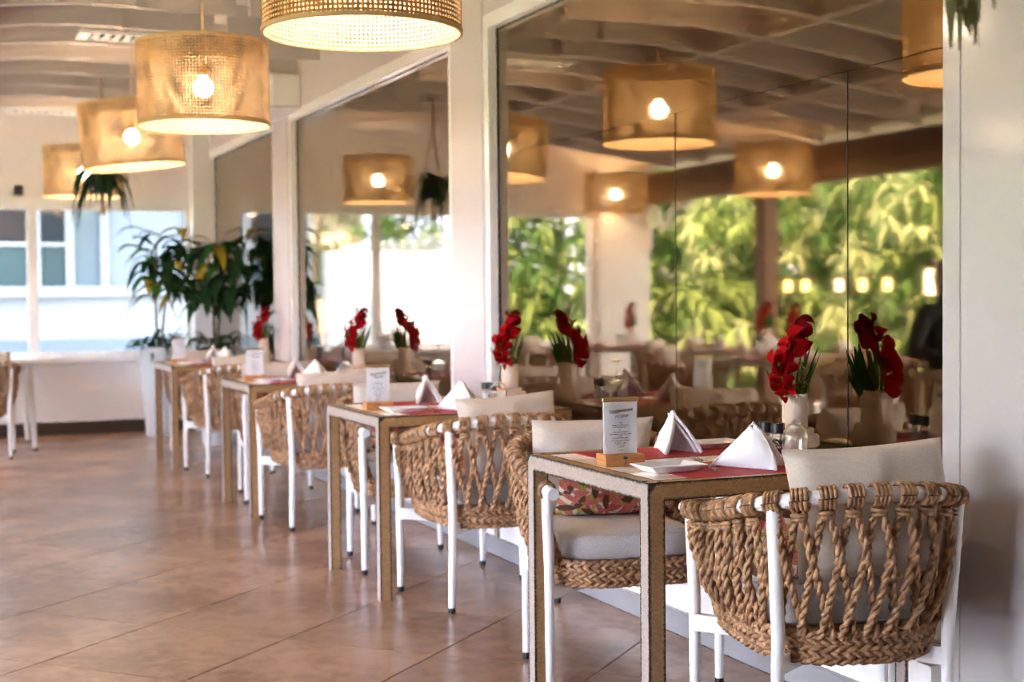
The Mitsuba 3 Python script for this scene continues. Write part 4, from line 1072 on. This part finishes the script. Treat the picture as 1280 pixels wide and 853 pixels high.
def tree(x, y, h, w, label, mats, seed, nclump=150, leafL=0.30, trunk=True, low=0.0):
    r = np.random.default_rng(seed)
    k = thing('tree', label, 'tree', 'trees beyond the terrace')
    put('trunk', P(tube(spline([(x, y, -0.2), (x+r.normal(0, .08), y, h*0.4), (x+r.normal(0, .15), y+r.normal(0, .1), h*0.85)], 10), np.linspace(0.09, 0.03, 10)*h/3.5, 8), 'm_trunk', True), k)
    bags = {m: [] for m in mats}
    for c in range(nclump):
        th, u = r.uniform(0, 6.28), r.uniform(0, 1)
        rad = w*(0.55+0.45*r.uniform())*(1-0.5*abs(u-0.45)**1.5)
        p = np.array([x+rad*math.cos(th), y+rad*math.sin(th), low+(h-low)*u])
        m = mats[min(len(mats)-1, int(r.uniform()**1.2*len(mats)))]
        for q in range(r.integers(13, 20)):
            bags[m].append(drooping_leaf(p+r.normal(0, .03, 3), r.uniform(0, 6.28), leafL*r.uniform(.6, 1.2), leafL*0.155*r.uniform(.8, 1.3), r.uniform(-.3, 1.0), r.uniform(.3, 1.1), 4))
    for m, ms in bags.items():
        if ms:
            put('foliage', P(merge(*ms), m, True), k)
TR = [(-5.6, 8.4, 3.2, 1.25), (-6.2, 10.4, 3.4, 1.3), (-5.7, 12.3, 3.2, 1.25), (-6.4, 14.3, 3.5, 1.4), (-5.6, 16.4, 3.4, 1.3), (-4.1, 18.6, 3.5, 1.4), (-6.6, 18.8, 3.7, 1.5), (-2.4, 20.2, 3.5, 1.4), (-7.8, 12.0, 3.7, 1.5), (-8.0, 15.6, 3.9, 1.6), (-7.6, 9.0, 3.5, 1.4), (-5.0, 22.0, 4.2, 1.7), (-8.5, 21.0, 4.4, 1.8), (-10.0, 17.5, 4.6, 1.9), (-5.9, 6.6, 3.0, 1.1)]
TLAB = ['pale drooping bush right of the timber post in the reflection', 'yellow-green tree behind the row of lanterns', 'yellow-green tree just left of the timber post in the reflection', 'bright green tree between the white pillar and the timber post', 'green tree close behind the white corner pillar', 'leafy green tree filling the far window left of the white corner pillar', 'taller green tree at the back of the far window', 'green tree next to the white column in the far window', 'tall tree behind the one at the timber post', 'tall tree behind the white corner pillar', 'tall tree behind the big lantern', 'broad tree at the back beyond the garden wall', 'broad tree in the farthest row', 'tallest tree in the farthest row', 'bush at the right end of the greenery, above the person in black']
for q, (x, y, h, w) in enumerate(TR):
    ms = [['m_leaf_c', 'm_leaf_a', 'm_leaf_b'], ['m_leaf_a', 'm_leaf_c', 'm_leaf_b'], ['m_leaf_b', 'm_leaf_a', 'm_leaf_b']][0 if q < 4 else (2 if q in (5, 6, 7, 11) else 1)]
    tree(x, y, h, w, TLAB[q], ms, 100+q, 400 if q < 8 else 330, 0.33)
for q, (x, y, h) in enumerate(((-3.2, 25, 5.0), (0.4, 24, 4.2), (-1.2, 23.5, 3.6))):
    tree(x, y, h, 1.3, ['thin tree left of the tan house beyond the garden wall', 'thin tree right of the tan house beyond the garden wall', 'thin tree in front of the tan house'][q], ['m_leaf_b', 'm_leaf_a'], 200+q, 70, 0.3, low=1.0)
put('hedge', P(merge(*[drooping_leaf((rr[0], rr[1], rr[2]), rr[3], 0.40, 0.085, 0.3, 0.9, 4) for rr in np.c_[np.random.default_rng(8).uniform(-9.6, -8.8, 9000), np.random.default_rng(9).uniform(4, 28, 9000), np.random.default_rng(10).uniform(0, 3.7, 9000), np.random.default_rng(12).uniform(0, 6.28, 9000)]]), 'm_leaf_b', True), label='dense green hedge behind the trees', kind='stuff', category='hedge')
